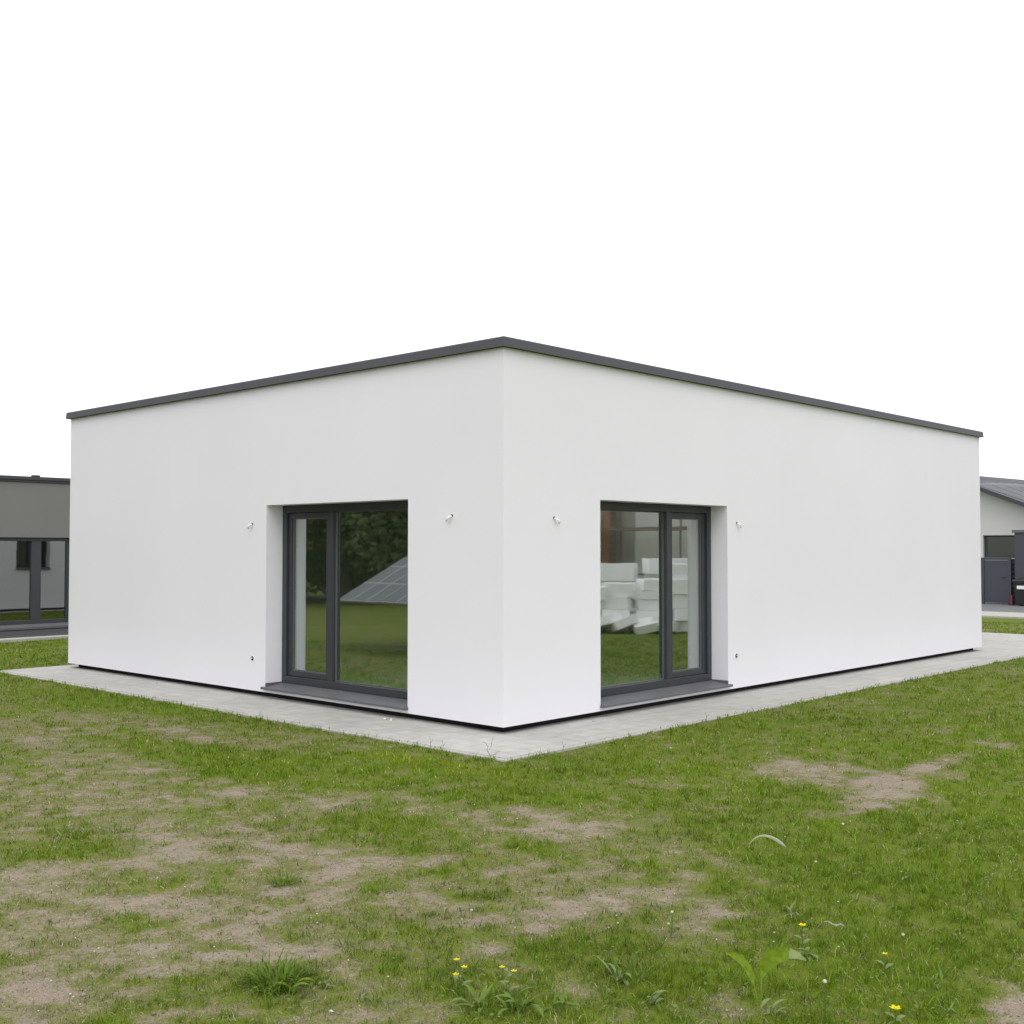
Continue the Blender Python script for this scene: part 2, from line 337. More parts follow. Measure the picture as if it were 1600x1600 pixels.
v = n.new('ShaderNodeVectorMath'); v.operation = 'SCALE'; l.new(rp.outputs[0], v.inputs[0]); l.new(math_('MULTIPLY', mr.outputs[0], mr3.outputs[0]), v.inputs['Scale'])
l.new(v.outputs[0], b.inputs['Base Color'])
bp = n.new('ShaderNodeBump'); bp.inputs['Strength'].default_value = .8; bp.inputs['Distance'].default_value = .012
l.new(math_('ADD', n4.outputs['Fac'], math_('MULTIPLY', n1.outputs['Fac'], 1.5)), bp.inputs['Height']); l.new(bp.outputs[0], b.inputs['Normal'])
me.materials.append(gm)
go = bpy.data.objects.new('ground', me); COL.objects.link(go); tag(go, kind='structure')

# paving round the house, an L-shaped slab with a yard behind
PX0, PX1, PY0, PY1 = -8.42, .755, -.785, 14.93
pv = MB(); pv.box(PX0, PY0, -.12, PX1 - .0, PY1, 0.0)
tag(pv.build('paving', 'paving', bevel=.006), kind='structure')
pe = MB()
pe.box(PX0 - .0, PY0 - .062, -.12, PX1 + .062, PY0 - .006, -.004); pe.box(PX1 + .006, PY0 - .004, -.12, PX1 + .062, PY1, -.004)
tag(pe.build('paving_edging', 'kerb', bevel=.004), kind='structure')
# neighbour's terrace and kerb on the left, drive and kerb beyond on the right
tag(MB().box(-15.05, .4, -.2, -13.30, 12, .03).build('terrace', 'terrace'), kind='structure')
tag(MB().box(-13.294, .4, -.2, -13.05, 12, .035).build('terrace_kerb', 'kerb', bevel=.01), kind='structure')
tag(MB().box(-30, 27.5, -.75, 9, 29.7, -.405).build('kerb', 'kerb', bevel=.02), kind='structure')
tag(MB().box(-30, 29.706, -.75, 9, 50, -.432).build('driveway', 'drive'), kind='structure')

# ------------------------------------------------------------------ main house
HL, HW, HT, HB, TH = 8.136, 11.043, 3.386, .06, .50
house = empty('flat_roof_house', (0, 0, 0), label='white rendered flat-roofed bungalow with dark metal roof edge, its corner facing the lawn', cat='house')
def wall_part(mb, O, U, D, L, z0, z1, T, ops, inset0=0, inset1=0):
    """wall from O along U, inner side along D; ops = (u0,u1,za,zb) holes"""
    O, U, D = Vector(O), Vector(U), Vector(D); Zv = Vector((0, 0, 1))
    us = sorted({0, L} | {q for o in ops for q in o[:2]}); zs = sorted({z0, z1} | {q for o in ops for q in o[2:]})
    def P(u, d, z): return O + U * u + D * d + Zv * z
    for dd, flip in ((0, False), (T, True)):
        for i in range(len(us) - 1):
            for j in range(len(zs) - 1):
                uc, zc = (us[i] + us[i + 1]) / 2, (zs[j] + zs[j + 1]) / 2
                if any(o[0] < uc < o[1] and o[2] < zc < o[3] for o in ops): continue
                ua, ub = us[i], us[i + 1]
                if dd: ua, ub = max(ua, inset0), min(ub, L - inset1)
                q = [P(ua, dd, zs[j]), P(ub, dd, zs[j]), P(ub, dd, zs[j + 1]), P(ua, dd, zs[j + 1])]
                mb.add(q[::-1] if flip else q, [(0, 1, 2, 3)], 1 if dd else 0)
    for (ua, ub, za, zb) in ops:
        for q in ([(ua, za), (ua, zb)], [(ub, zb), (ub, za)], [(ua, zb), (ub, zb)], [(ub, za), (ua, za)]):
            (a0, a1), (b0, b1) = q
            mb.add([P(a0, 0, a1), P(a0, T, a1), P(b0, T, b1), P(b0, 0, b1)], [(0, 1, 2, 3)], 0)
    mb.add([P(0, 0, z0), P(0, T, z0), P(L, T, z0), P(L, 0, z0)], [(0, 1, 2, 3)], 0)
    mb.add([P(0, 0, z1), P(0, T, z1), P(L, T, z1), P(L, 0, z1)], [(0, 1, 2, 3)], 0)
OPL = (-3.545, -1.245, .098, 2.085); OPR = (1.355, 3.612, .098, 2.085); OPB = (5.40, 6.28, 1.07, 2.12)
wl = MB()
wall_part(wl, (-HL, 0, 0), (1, 0, 0), (0, 1, 0), HL, HB, HT, TH, [(OPL[0] + HL, OPL[1] + HL, OPL[2], OPL[3])], TH, TH)
wall_part(wl, (0, 0, 0), (0, 1, 0), (-1, 0, 0), HW, HB, HT, TH, [OPR], TH, TH)
wall_part(wl, (0, HW, 0), (-1, 0, 0), (0, -1, 0), HL, HB, HT, TH, [], TH, TH)
wall_part(wl, (-HL, HW, 0), (0, -1, 0), (1, 0, 0), HW, HB, HT, TH, [(HW - OPB[1], HW - OPB[0], OPB[2], OPB[3])], TH, TH)
wl.build('wall', ['plaster', 'inner'], house)
MB().box(-HL + .1, .1, -.1, -.1, HW - .1, .052).build('plinth', 'dark', house)
MB().box(-HL + TH, TH, .055, -TH, HW - TH, .125).build('floor', 'screed', house)
MB().box(-HL + TH - .01, TH - .01, 2.62, -TH + .01, HW - TH + .01, 2.9).build('ceiling', 'inner', house)
MB().box(-5.6, 6.05, .127, -TH - .002, 6.2, 2.617).build('partition_wall', 'curtain', house)
MB().box(-5.75, TH + .002, .127, -5.6, 6.2, 2.617).build('partition_wall', 'curtain', house)
MB().box(-HL + .3, .3, 3.20, -.3, HW - .3, 3.33).build('roof', 'dark', house)
# folded metal roof edge: sloping top, upright face, drip
ce = MB()
def coping(p0, p1, out, inn):
    """profile swept between two mitred corners"""
    prof = [(.052, 3.383), (.046, 3.460), (.040, 3.471), (-.36, 3.452), (-.36, 3.30), (.002, 3.390), (.030, 3.387)]
    c = []
    for (P, sx, sy) in (p0, p1):
        c.append([(P[0] + sx * o, P[1] + sy * o, z) for o, z in prof])
    k = len(prof); vs = c[0] + c[1]
    ce.add(vs, [(i, (i + 1) % k, k + (i + 1) % k, k + i) for i in range(k)])
A_, B_, C_, D_ = ((0, 0), 1, -1), ((0, HW), 1, 1), ((-HL, HW), -1, 1), ((-HL, 0), -1, -1)
for q in ((A_, B_), (B_, C_), (C_, D_), (D_, A_)): coping(q[0], q[1], 0, 0)
ce.build('roof_edge', 'coping', house)

def window(name_loc, rz, W, z0, z1, sash_u, flip, parent, glassm='glass', reveal=.21, label=None, sill=True, handle=True, mull=.075):
    """u from 0 to W along the wall, y inward. sash_u = width of the narrow opening sash"""
    F = .078; f = MB()
    def bx(mb, u0, d0, za, u1, d1, zb, mi=0):
        if flip: u0, u1 = W - u1, W - u0
        mb.box(u0, d0, za, u1, d1, zb, mi)
    d0, d1 = reveal, reveal + .085
    g = .003
    bx(f, g, d0, z0 + F, F, d1, z1 - F); bx(f, W - F, d0, z0 + F, W - g, d1, z1 - F)
    bx(f, g, d0, z1 - F, W - g, d1, z1 - g); bx(f, g, d0, z0, W - g, d1, z0 + F)
    bx(f, sash_u - mull / 2, d0, z0 + F, sash_u + mull / 2, d1, z1 - F)
    o = f.build('window', 'anth', parent, loc=name_loc, bevel=.004); o.rotation_euler = (0, 0, rz)
    if label: o['label'] = label
    S = .060; s = MB(); ua, ub, za, zb = F - .012, sash_u - mull / 2 + .012, z0 + F - .012, z1 - F + .012; e0, e1 = reveal + .028, reveal + .105
    # sash stands in the rebate behind the outer frame
    ua, ub, za, zb = F + .002, sash_u - mull / 2 - .002, z0 + F + .002, z1 - F - .002
    bx(s, ua, e0, za + S, ua + S, e1, zb - S); bx(s, ub - S, e0, za + S, ub, e1, zb - S); bx(s, ua, e0, zb - S, ub, e1, zb); bx(s, ua, e0, za, ub, e1, za + S)
    s.build('sash', 'anth', o, bevel=.004)
    gd = reveal + .055
    def beads(u0, u1, zc, zd, nm):
        q = MB(); t = .011
        for a in ((u0, zc, u0 + t, zd), (u1 - t, zc, u1, zd), (u0 + t, zc, u1 - t, zc + t), (u0 + t, zd - t, u1 - t, zd)):
            bx(q, a[0], gd - .012, a[1], a[2], gd + .012, a[3])
        q.build('glazing_bead', 'gasket', o)
        p = MB(); bx(p, u0 + t - .003, gd, zc + t - .003, u1 - t + .003, gd + .004, zd - t + .003)
        p.build('pane', glassm, o)
    beads(ua + S, ub - S, za + S, zb - S, 0)
    beads(sash_u + mull / 2, W - F, z0 + F, z1 - F, 1)
    if handle:
        h = MB(); bx(h, ub - .052, e1, .98, ub - .022, e1 + .012, 1.10); bx(h, ub - .046, e1 + .012, 1.05, ub - .028, e1 + .05, 1.07)
        bx(h, ub - .048, e1 + .045, .95, ub - .026, e1 + .06, 1.08)
        h.build('handle', 'rubber', o, bevel=.003)
    if sill:
        q = MB(); a, c = (-.022, W + .010) if not flip else (-.010, W + .022); zf, zbk = z0 - .034, z0 + .002
        vs = [(a, -.045, zf), (c, -.045, zf), (c, -.003, zf + .0065), (a, -.003, zf + .0065), (.002, -.003, zf + .0065), (W - .002, -.003, zf + .0065), (W - .002, d0 + .02, zbk - .002), (.002, d0 + .02, zbk - .002)]
        q.add(vs, [(0, 1, 2, 3), (4, 5, 6, 7)])
        vs = [(a, -.045, zf), (c, -.045, zf), (c, -.045, zf - .020), (a, -.045, zf - .020), (a, -.034, zf - .022), (c, -.034, zf - .022)]
        q.add(vs, [(0, 3, 2, 1), (3, 4, 5, 2)])
        for u in (a, c - .006): q.box(u, -.047, zf - .020, u + .006, -.003, zf + .006)
        for u in (.003, W - .009): q.box(u, -.003, zf - .0, u + .006, d0 - .002, zbk + .008)
        q.build('sill', 'sillm', o)
    return o
window((OPL[0], 0, 0), 0, OPL[1] - OPL[0], .148, OPL[3] - .002, .845, False, house, label='large window left of the corner, narrow opening sash on its left')
window((0, OPR[0], 0), R(90), OPR[1] - OPR[0], .148, OPR[3] - .002, .815, True, house, label='large window right of the corner, narrow opening sash on its right')
window((-HL, OPB[1], 0), R(-90), OPB[1] - OPB[0], OPB[2] + .05, OPB[3] - .002, .44, False, house, glassm='glassd', handle=False)

def stub(x, y, z, d, side):
    """white cable stub bent out of a drilled hole; d = outward normal, side = sideways in the wall"""
    d = Vector(d); s = Vector(side); P = Vector((x, y, z)); mb = MB()
    mb.tube([P - d * .02 + s * .0, P + d * .010], [.012, .012], 10, 1)
    mb.tube([P + d * .002 - Vector((0, 0, .004)), P + d * .022 - s * .008 - Vector((0, 0, .010)), P + d * .035 - s * .022 - Vector((0, 0, .024)), P + d * .036 - s * .036 - Vector((0, 0, .042)), P + d * .028 - s * .040 - Vector((0, 0, .052))], [.009, .011, .012, .012, .010], 10, 0)
    return mb.build('cable_stub', ['plastic', 'rubber'], house)
stub(-.645, 0, 1.915, (0, -1, 0), (1, 0, 0)); stub(-3.805, 0, 1.885, (0, -1, 0), (1, 0, 0))
stub(0, .675, 1.897, (1, 0, 0), (0, -1, 0)); stub(0, 3.805, 1.90, (1, 0, 0), (0, -1, 0))
def outlet(x, y, z, d):
    d = Vector(d); P = Vector((x, y, z)); mb = MB()
    mb.tube([P, P + d * .006], [.030, .030], 20, 0); mb.tube([P + d * .002, P + d * .011], [.024, .022], 16, 1); mb.tube([P + d * .009, P + d * .016 + Vector((0, 0, .003))], [.008, .007], 10, 0)
    return mb.build('water_outlet', ['plastic', 'rubber'], house)
outlet(-3.782, 0, .412, (0, -1, 0)); outlet(0, 3.775, .422, (1, 0, 0))

# ------------------------------------------------------------------ dark grey neighbour on the left
nb = empty('grey_house', (-15.1, 3, 0), label='dark grey flat-roofed house beyond the left end of the white bungalow', cat='house')
def NB(mb, name, m, **k): return mb.build(name, m, nb, loc=(15.1, -3, 0), **k)
nw = MB(); wall_part(nw, (-15.1, .4, 0), (0, 1, 0), (-1, 0, 0), 9.6, .03, 2.90, .35, [(.35, 3.02, .10, 1.825)], .35, .35)
nw.box(-22, .4, .03, -15.45, .7, 2.9); nw.box(-22, 9.7, .03, -15.45, 10, 2.9); nw.box(-22.3, .4, .03, -22, 10, 2.9)
NB(nw, 'wall', ['nbwall', 'curtain'])
NB(MB().box(-22.2, .5, 2.82, -15.46, 9.9, 2.88), 'roof', 'dark')
NB(MB().box(-22.33, .37, 2.905, -15.07, 10.03, 2.945).box(-22.35, .34, 2.948, -15.04, 10.06, 3.012), 'roof_edge', 'nbdark')
NB(MB().tube([(-15.3, 2.74, 2.9), (-15.3, 2.74, 3.035)], .06, 12).tube([(-15.3, 2.74, 3.03), (-15.3, 2.74, 3.055)], .085, 12), 'roof_vent', 'nbdark')
NB(MB().box(-21.9, .8, .0, -15.46, 9.6, .09), 'floor', 'dark')
NB(MB().box(-19, .8, .1, -18.9, 9.6, 2.8), 'partition_wall', 'curtain')
nf = MB(); yo = -3; d = -15.16
for (a0, a1, z0, z1) in ((.753, 3.417, 1.755, 1.822), (.753, 3.417, .13, .215), (3.33, 3.416, .216, 1.754), (2.62, 2.81, .216, 1.754), (.754, .84, .216, 1.754)):
    nf.box(d - .08, a0, z0, d, a1, z1)
nwin = NB(nf, 'window', 'nbdark', bevel=.005)
for a0, a1 in ((2.80, 3.34), (.83, 2.63)):
    MB().box(d - .05, a0, .20, d - .046, a1, 1.77).build('pane', 'glassd', nwin)
MB().add([(-15.155, 0.74, .135), (-15.155, 3.44, .135), (-15.02, 3.44, .085), (-15.02, 0.74, .085), (-15.02, 0.74, .045), (-15.02, 3.44, .045)], [(0, 3, 2, 1), (3, 4, 5, 2)]).build('sill', 'sillm', nwin)
MB().box(d - .075 - .012, 2.835, .95, d - .0512 - .035, 2.86, 1.07).build('handle', 'rubber', nwin)

# ------------------------------------------------------------------ gabled house, gate, garden block and bins on the right
gh = empty('tiled_roof_house', (-9, 37, -.45), label='white house with grey tiled roof beyond the right end of the bungalow', cat='house')
gl = (9, -37, .45)
gw = MB(); WY = 36.5
wall_part(gw, (-16, WY, 0), (1, 0, 0), (0, 1, 0), 11.5, -.43, 2.55, .3, [(6.63, 9.3, 1.25, 2.10)], .3, .3)
gw.add([(-16, WY, 2.55), (-6.0, WY, 2.55), (-9.45, WY, 3.87), (-11, WY, 4.46), (-16, WY, 4.46)], [(0, 1, 2, 3, 4)])
gw.box(-16, WY + .31, -.43, -15.7, WY + 9, 4.2); gw.box(-4.8, WY + .31, -.43, -4.5, WY + 9, 2.5); gw.box(-16, WY + 9, -.43, -4.5, WY + 9.3, 4)
gw.build('wall', ['whitewall', 'curtain'], gh, loc=gl)
# roof plane rises away from a raking verge
e0, e1 = Vector((-14.0, 35.9, 5.80)), Vector((-4.6, 35.9, 2.03))
h0, h1 = Vector((-14.0, 41, 5.0 + .03)), Vector((-2.0, 41, 3.55))
v0 = Vector((-9.978, 35.9, 4.172)); v1 = Vector((-5.2, 35.9, 2.262)); u0 = Vector((-12.0, 41.0, 4.735)); u1 = Vector((-5.2, 41.0, 3.87))
# horizontal seams follow the ridge: courses built as lapped strips
rf = MB(); NR = 13
for i in range(NR):
    t0, t1 = i / NR, (i + 1) / NR
    a = v0.lerp(u0, t0); b_ = v1.lerp(u1, t0); c = v1.lerp(u1, t1); d_ = v0.lerp(u0, t1)
    up = Vector((0, 0, .045)); z = Vector((0, 0, .0))
    rf.add([a + up, b_ + up, c + z, d_ + z, a - z, b_ - z], [(0, 1, 2, 3), (4, 5, 1, 0)])
dn = Vector((0, 0, -.10))
rf.add([v0 + dn, v1 + dn, u1 + dn, u0 + dn], [(0, 3, 2, 1)])
rf.add([u0, u1, Vector((-4, 46, 1.9)), Vector((-13, 46, 1.9))], [(0, 1, 2, 3)])
rf.build('roof', 'tiles', gh, loc=gl)
fb = MB(); t = (v1 - v0).normalized(); up = Vector((0, 0, 1))
q = [v0 + Vector((-.02, -.03, .05)), v1 + Vector((0, -.03, .05))]
fb.add([q[0], q[1], q[1] + up * -.17, q[0] + up * -.17], [(0, 3, 2, 1)])
q2 = [p_ + Vector((0, .60, -.12)) for p_ in q]
fb.add([q[0] + up * -.17, q[1] + up * -.17, q2[1], q2[0]], [(0, 3, 2, 1)])
fb.build('verge_board', 'nbdark', gh, loc=gl)
wd = WY + .12; gf = MB()
for (a0, a1, z0, z1) in ((-9.367, -6.71, 2.03, 2.098), (-9.367, -6.71, 1.253, 1.31), (-9.367, -9.28, 1.312, 2.028), (-8.24, -8.12, 1.312, 2.028), (-6.79, -6.71, 1.312, 2.028)):
    gf.box(a0, wd, z0, a1, wd + .07, z1)
gwin = gf.build('window', 'nbdark', gh, loc=gl)
for a0, a1 in ((-9.285, -8.235), (-8.125, -6.785)): MB().box(a0, wd + .035, 1.30, a1, wd + .04, 2.035).build('pane', 'glassd', gwin)
MB().box(-15.6, WY + 2.5, -.4, -4.9, WY + 2.6, 2.5).build('partition_wall', 'curtain', gh, loc=gl)

gt = empty('garden_gate', (-8.4, 35.12, -.43), label='dark grey solid metal gate below the strip window of the tiled house', cat='gate')
MB().box(-.43, .01, .06, .40, .04, 1.60).build('door_leaf', 'gate', gt)
MB().box(-.56, -.02, 0, -.44, .06, 1.70).build('post', 'gate', gt); MB().box(.41, -.02, 0, .52, .06, 1.70).build('post', 'gate', gt)
MB().box(-.439, -.01, 1.61, .409, .05, 1.69).build('top_rail', 'gate', gt)
MB().tube([(.30, 0, .98), (.30, -.06, .98), (.17, -.06, .98)], .015, 8).build('handle', 'rubber', gt)
gb = empty('garden_shed', (-5.5, 36, -.43), label='dark grey flat-roofed shed at the right edge beside the metal gate', cat='shed')
MB().box(-2.20, -1.0, 0, 2.2, .35, 2.60).build('wall', 'gate', gb)
MB().box(-2.27, -1.07, 2.602, 2.27, .40, 2.70).build('roof_edge', 'sillm', gb)
MB().box(-2.56, -.66, 0, -2.203, -.60, 1.66).build('screen_panel', 'nbdark', gb)
for i in range(9): MB().box(-2.40, -.75, .12 + i * .17, -2.21, -.662, .20 + i * .17).build('louvre_slat', 'gate', gb)

bn = empty('wheelie_bin', (-7.22, 34.55, -.43), label='black wheelie bin with a white label beside the metal gate', cat='bin')
bb = MB(); w0, w1, dp0, dp1, hh = .23, .29, .24, .32, .88
bb.add([(-w0, -dp0, .04), (w0, -dp0, .04), (w0, dp0, .04), (-w0, dp0, .04), (-w1, -dp1, hh), (w1, -dp1, hh), (w1, dp1, hh), (-w1, dp1, hh)],
       [(3, 2, 1, 0), (0, 1, 5, 4), (1, 2, 6, 5), (2, 3, 7, 6), (3, 0, 4, 7)])
bb.box(-w1 - .02, -dp1 - .02, hh - .06, w1 + .02, dp1 + .02, hh - .015)
bb.build('bin_body', 'binm', bn, bevel=.01)
MB().add([(-w1 - .03, -dp1 - .04, hh), (w1 + .03, -dp1 - .04, hh), (w1 + .03, dp1 + .03, hh + .04), (-w1 - .03, dp1 + .03, hh + .04), (-w1 - .01, -dp1, hh + .05), (w1 + .01, -dp1, hh + .05), (w1, dp1, hh + .09), (-w1, dp1, hh + .09)],
         [(0, 1, 5, 4), (1, 2, 6, 5), (2, 3, 7, 6), (3, 0, 4, 7), (4, 5, 6, 7), (3, 2, 1, 0)]).tube([(-w1, dp1 + .06, hh + .02), (w1, dp1 + .06, hh + .02)], .018, 8).build('lid', 'binm', bn, bevel=.008)
MB().box(-.16, -dp1 - .005, .60, .14, -dp1 + .03, .72).build('bin_label', 'label', bn)
for s in (-1, 1): MB().tube([(s * .20, dp0 + .06, .10), (s * .27, dp0 + .06, .10)], .10, 16).build('wheel', 'rubber', bn)
rb = empty('red_post', (-7.72, 34.7, -.43), label='small dark red post standing between the gate and the bin', cat='post')
MB().box(-.03, -.03, 0, .03, .03, .36).build('shaft', 'red', rb, bevel=.008); MB().box(-.07, -.06, 0, .07, .06, .03).build('foot', 'rubber', rb)
# a low dark storage box beside the bin (partly behind it)

# ------------------------------------------------------------------ things the window panes mirror, standing left and right of the lawn
sa = empty('solar_array', (-7.82, -3.8, 0), label='ground-mounted solar panel array mirrored in the left window', cat='solar array')
ct, st = math.cos(R(25)), math.sin(R(25)); SL = Matrix.Translation((0, 0, .74)) @ Matrix.Rotation(R(25), 4, 'X').inverted()
for i in range(4):
    for j in range(2):
        pm = MB(); pm.box(.015 + i * 1.10, -(1.71 * (j + 1)) + .015, 0, 1.085 + i * 1.10, -1.71 * j - .015, .035, 0, SL)
        pn = pm.build('solar_panel', 'panel', sa)
for i in range(3):
    x = 1.79 + i * 1.3
    MB().box(x - .05, -.45, 0, x + .05, -.35, .86).build('post', 'steel', sa); MB().box(x - .05, -2.95, 0, x + .05, -2.85, 2.0).build('post', 'steel', sa)
MB().box(0.0, -.5, -.07, 4.4, -.44, -.005, 0, SL).build('rail', 'steel', sa); MB().box(0.0, -2.9, -.07, 4.4, -2.84, -.005, 0, SL).build('rail', 'steel', sa)

def foam_pile(x, y, rz, n, w, d, h, side):
    z = 0.0
    for k in range(n):
        hk = h * random.uniform(.8, 1.2); wk = w * random.uniform(.85, 1.05)
        o = MB().box(-wk / 2, -d / 2, .002, wk / 2, d / 2, hk).build('foam_block', 'foam', bevel=.006)
        o.location = (x + random.uniform(-.10, .10), y + random.uniform(-.10, .10), z); o.rotation_euler = (0, 0, R(rz + random.uniform(-16, 16)))
        z += hk + .002
        pos = 'lowest' if k == 0 else 'topmost' if k == n - 1 else ['second', 'third', 'fourth', 'fifth', 'sixth'][k - 1] + ' from the ground'
        tag(o, 'white insulation foam block, %s in the %s pile' % (pos, side), 'foam block', 'foam blocks piled up beside the building site')
foam_pile(6.62, 10.05, -36, 3, .50, .6, .30, 'leftmost')
foam_pile(6.25, 10.45, -30, 4, .62, .6, .26, 'low left')
foam_pile(5.80, 10.95, -42, 5, .60, .7, .22, 'middle')
foam_pile(5.42, 11.25, -36, 5, .50, .7, .26, 'tall right')
foam_pile(5.05, 11.60, -34, 5, .55, .7, .29, 'far right')
foam_pile(7.4, 11.6, -36, 4, 1.2, .6, .32, 'rear left')
foam_pile(6.4, 12.5, -36, 5, 1.2, .6, .30, 'rear middle')
for i, (x, y, rx, ry, rz, w_, lab) in enumerate(((6.25, 10.0, 8, 22, 20, .55, 'leaning against the low left pile'), (5.95, 10.2, -12, 18, -60, .45, 'tipped over in front of the middle pile'), (5.65, 10.5, 14, -20, 35, .5, 'lying askew before the tall right pile'), (5.35, 10.75, -8, -16, -20, .42, 'small one on the grass before the far right pile'), (6.45, 9.8, 20, 10, -10, .35, 'broken piece nearest the leftmost pile'))):
    o = MB().box(-w_ / 2, -.25, -.09, w_ / 2, .25, .09).build('foam_block', 'foam', bevel=.006); o.location = (x, y, .17); o.rotation_euler = (R(rx), R(ry), R(rz))
    tag(o, 'white insulation foam block, ' + lab, 'foam block', 'foam blocks piled up beside the building site')
ub = empty('unfinished_house', (11, 17, 0), label='unfinished grey block house mirrored in the right window', cat='house')
uw = MB(); wall_part(uw, (2.8, 15.9, 0), (1, 0, 0), (0, 1, 0), 8.1, 0, 3.4, .24, [(4.2, 5.0, 1.4, 2.5)], .24, .24)
uw.box(2.8, 16.141, 0, 3.04, 24, 3.4); uw.box(10.66, 16.141, 0, 10.9, 24, 3.4)
uw.build('wall', ['block', 'block'], ub, loc=(-11, -17, 0))
MB().box(10.50, 15.62, 0, 10.76, 15.897, 3.5).build('brick_pillar', 'facing', ub, loc=(-11, -17, 0))
MB().box(8.0, 15.84, .2, 9.85, 15.897, 3.3).build('insulation_board', 'whitewall', ub, loc=(-11, -17, 0))
sc = empty('scaffold', (8.6, 15.1, 0), label='tubular scaffold in front of the unfinished house', cat='scaffold')
for x in (-2.2, -.4, 1.4, 3.2):
    for y in (-.45, .35): MB().tube([(x, y, 0), (x, y, 3.9)], .025, 8).build('pole', 'steel', sc)
for z in (1.0, 2.05, 3.0): MB().tube([(-2.3, -.48, z), (3.3, -.48, z)], .022, 8).build('ledger', 'steel', sc)
MB().box(-2.2, -.4, 2.08, 3.2, .3, 2.12).build('deck', 'steel', sc)

# trees that stand outside the frame and show in the panes
def blob_mesh(name, rad, nleaf, leaf, seed):
    rg = np.random.default_rng(seed); cl = []
    for k in range(26):
        v_ = rg.normal(size=3); v_ /= np.linalg.norm(v_); v_ = v_ * np.array([rad[0], rad[1], rad[2]]) * rg.uniform(.35, .95)
        cl.append((v_, rg.uniform(.30, .50) * min(rad)))
    vs = []
    for k in range(nleaf):
        c, r_ = cl[rg.integers(len(cl))]; v_ = rg.normal(size=3); v_ /= np.linalg.norm(v_)
        p = c + v_ * r_ * rg.uniform(.6, 1.15); nn = v_ * .9 + rg.normal(size=3) * .45 + np.array([0, 0, .9]); a_ = np.cross(nn, rg.normal(size=3)); a_ /= np.linalg.norm(a_); b2 = np.cross(a_, nn); b2 /= np.linalg.norm(b2)
        s_ = leaf * rg.uniform(.6, 1.3); vs += [p - a_ * s_, p + b2 * s_ * .5, p + a_ * s_, p - b2 * s_ * .5]
    vs = np.array(vs); k = len(vs) // 4
    me = np_mesh(name, vs, np.arange(4 * k), np.arange(k) * 4, np.full(k, 4)); me.materials.append(M['crown']); return me
crowns = [blob_mesh('crown', (2.1, 2.1, 3.0), 22000, .085, s) for s in (1, 2, 3)]
def tree(name, x, y, H, i, label):
    t_ = empty(name, (x, y, -.02), rz=random.uniform(0, 6), label=label, cat='tree', group='trees bordering the garden')
    c = bpy.data.objects.new('crown', crowns[i % 3]); COL.objects.link(c); c.parent = t_; s_ = H / 6.0; c.location = (0, 0, 2.75 * s_); c.scale = (s_, s_, s_ * 1.1)
    mb = MB(); mb.tube([(0, 0, 0), (.05, .02, 1.2 * s_), (-.04, .06, 2.6 * s_), (.05, 0, 4.2 * s_)], [.17 * s_, .13 * s_, .09 * s_, .03 * s_], 9)
    for k in range(6):
        an = k * 1.05; z_ = (1.4 + .35 * k) * s_
        mb.tube([(0, 0, z_), (.6 * s_ * math.cos(an), .6 * s_ * math.sin(an), z_ + .5 * s_), (1.2 * s_ * math.cos(an), 1.2 * s_ * math.sin(an), z_ + 1.2 * s_)], [.06 * s_, .04 * s_, .015 * s_], 6)
    mb.build('trunk', 'bark', t_)
TL = [(-25.5, -5.5), (-24.3, -8.2), (-22.6, -10.6), (-21.5, -12.3), (-20.3, -14.0), (-18.7, -15.8), (-16.6, -17.0), (-14.2, -18.6), (-11.5, -19.6), (-24.5, -14.5), (-21.5, -17.5), (-18.0, -20.0), (-8, -21)]
words = ['first', 'second', 'third', 'fourth', 'fifth', 'sixth', 'seventh', 'eighth', 'ninth', 'tenth', 'eleventh', 'twelfth', 'thirteenth']
for i, (x, y) in enumerate(TL):
    tree('broadleaf_tree', x, y, random.uniform(5.8, 7.6), i, 'dark green bushy tree, %s along the lawn border left of the camera' % words[i])
for i, (x, y) in enumerate([(12.5, 27), (19, 22), (21, 15)]):
    tree('broadleaf_tree', x, y, random.uniform(6.5, 8.5), i, 'dark green bushy tree, %s beyond the unfinished house' % words[i])

# ------------------------------------------------------------------ lawn grass: individual blades in one stuff object
def in_lawn(x, y):
    inpave = (x > PX0 - .07) & (x < PX1 + .035) & (y > PY0 - .035) & (y < PY1 + .02)
    terr = (x < -13.05)
    drive_ = (y > 27.5)
    return ~(inpave | terr | drive_)
def sample(count, dmin, dmax, half, power):
    """view-independent scatter round the lawn: density falls with distance from where one stands on it"""
    uu = RNG.random(count); p = 2 - power
    d = (dmin ** p + uu * (dmax ** p - dmin ** p)) ** (1 / p) if abs(p) > 1e-6 else dmin * (dmax / dmin) ** uu
    th = YAW + math.pi / 2 + RNG.uniform(-half, half, count)
    return CAM.x + d * np.cos(th), CAM.y + d * np.sin(th), d
x, y, d = sample(110000, 2.6, 30, R(38), 2.0)
rep = RNG.integers(3, 10, len(x)); x, y, d = np.repeat(x, rep), np.repeat(y, rep), np.repeat(d, rep)
sg = .010 * (d / 4) ** .7; x = x + RNG.normal(size=len(x)) * sg; y = y + RNG.normal(size=len(x)) * sg
ok = in_lawn(x, y); x, y, d = x[ok], y[ok], d[ok]
g = cover(x, y)
fine = fbm(x, y, .055, 61, 2)
keep = RNG.random(len(x)) < np.clip(.16 + .95 * g, 0, 1) * np.clip(.35 + 1.3 * (fine - .15), .2, 1)
x, y, d, g, fine = x[keep], y[keep], d[keep], g[keep], fine[keep]
N = len(x); print('blades', N)
tall = RNG.random(N) < .022 * (g > .5)
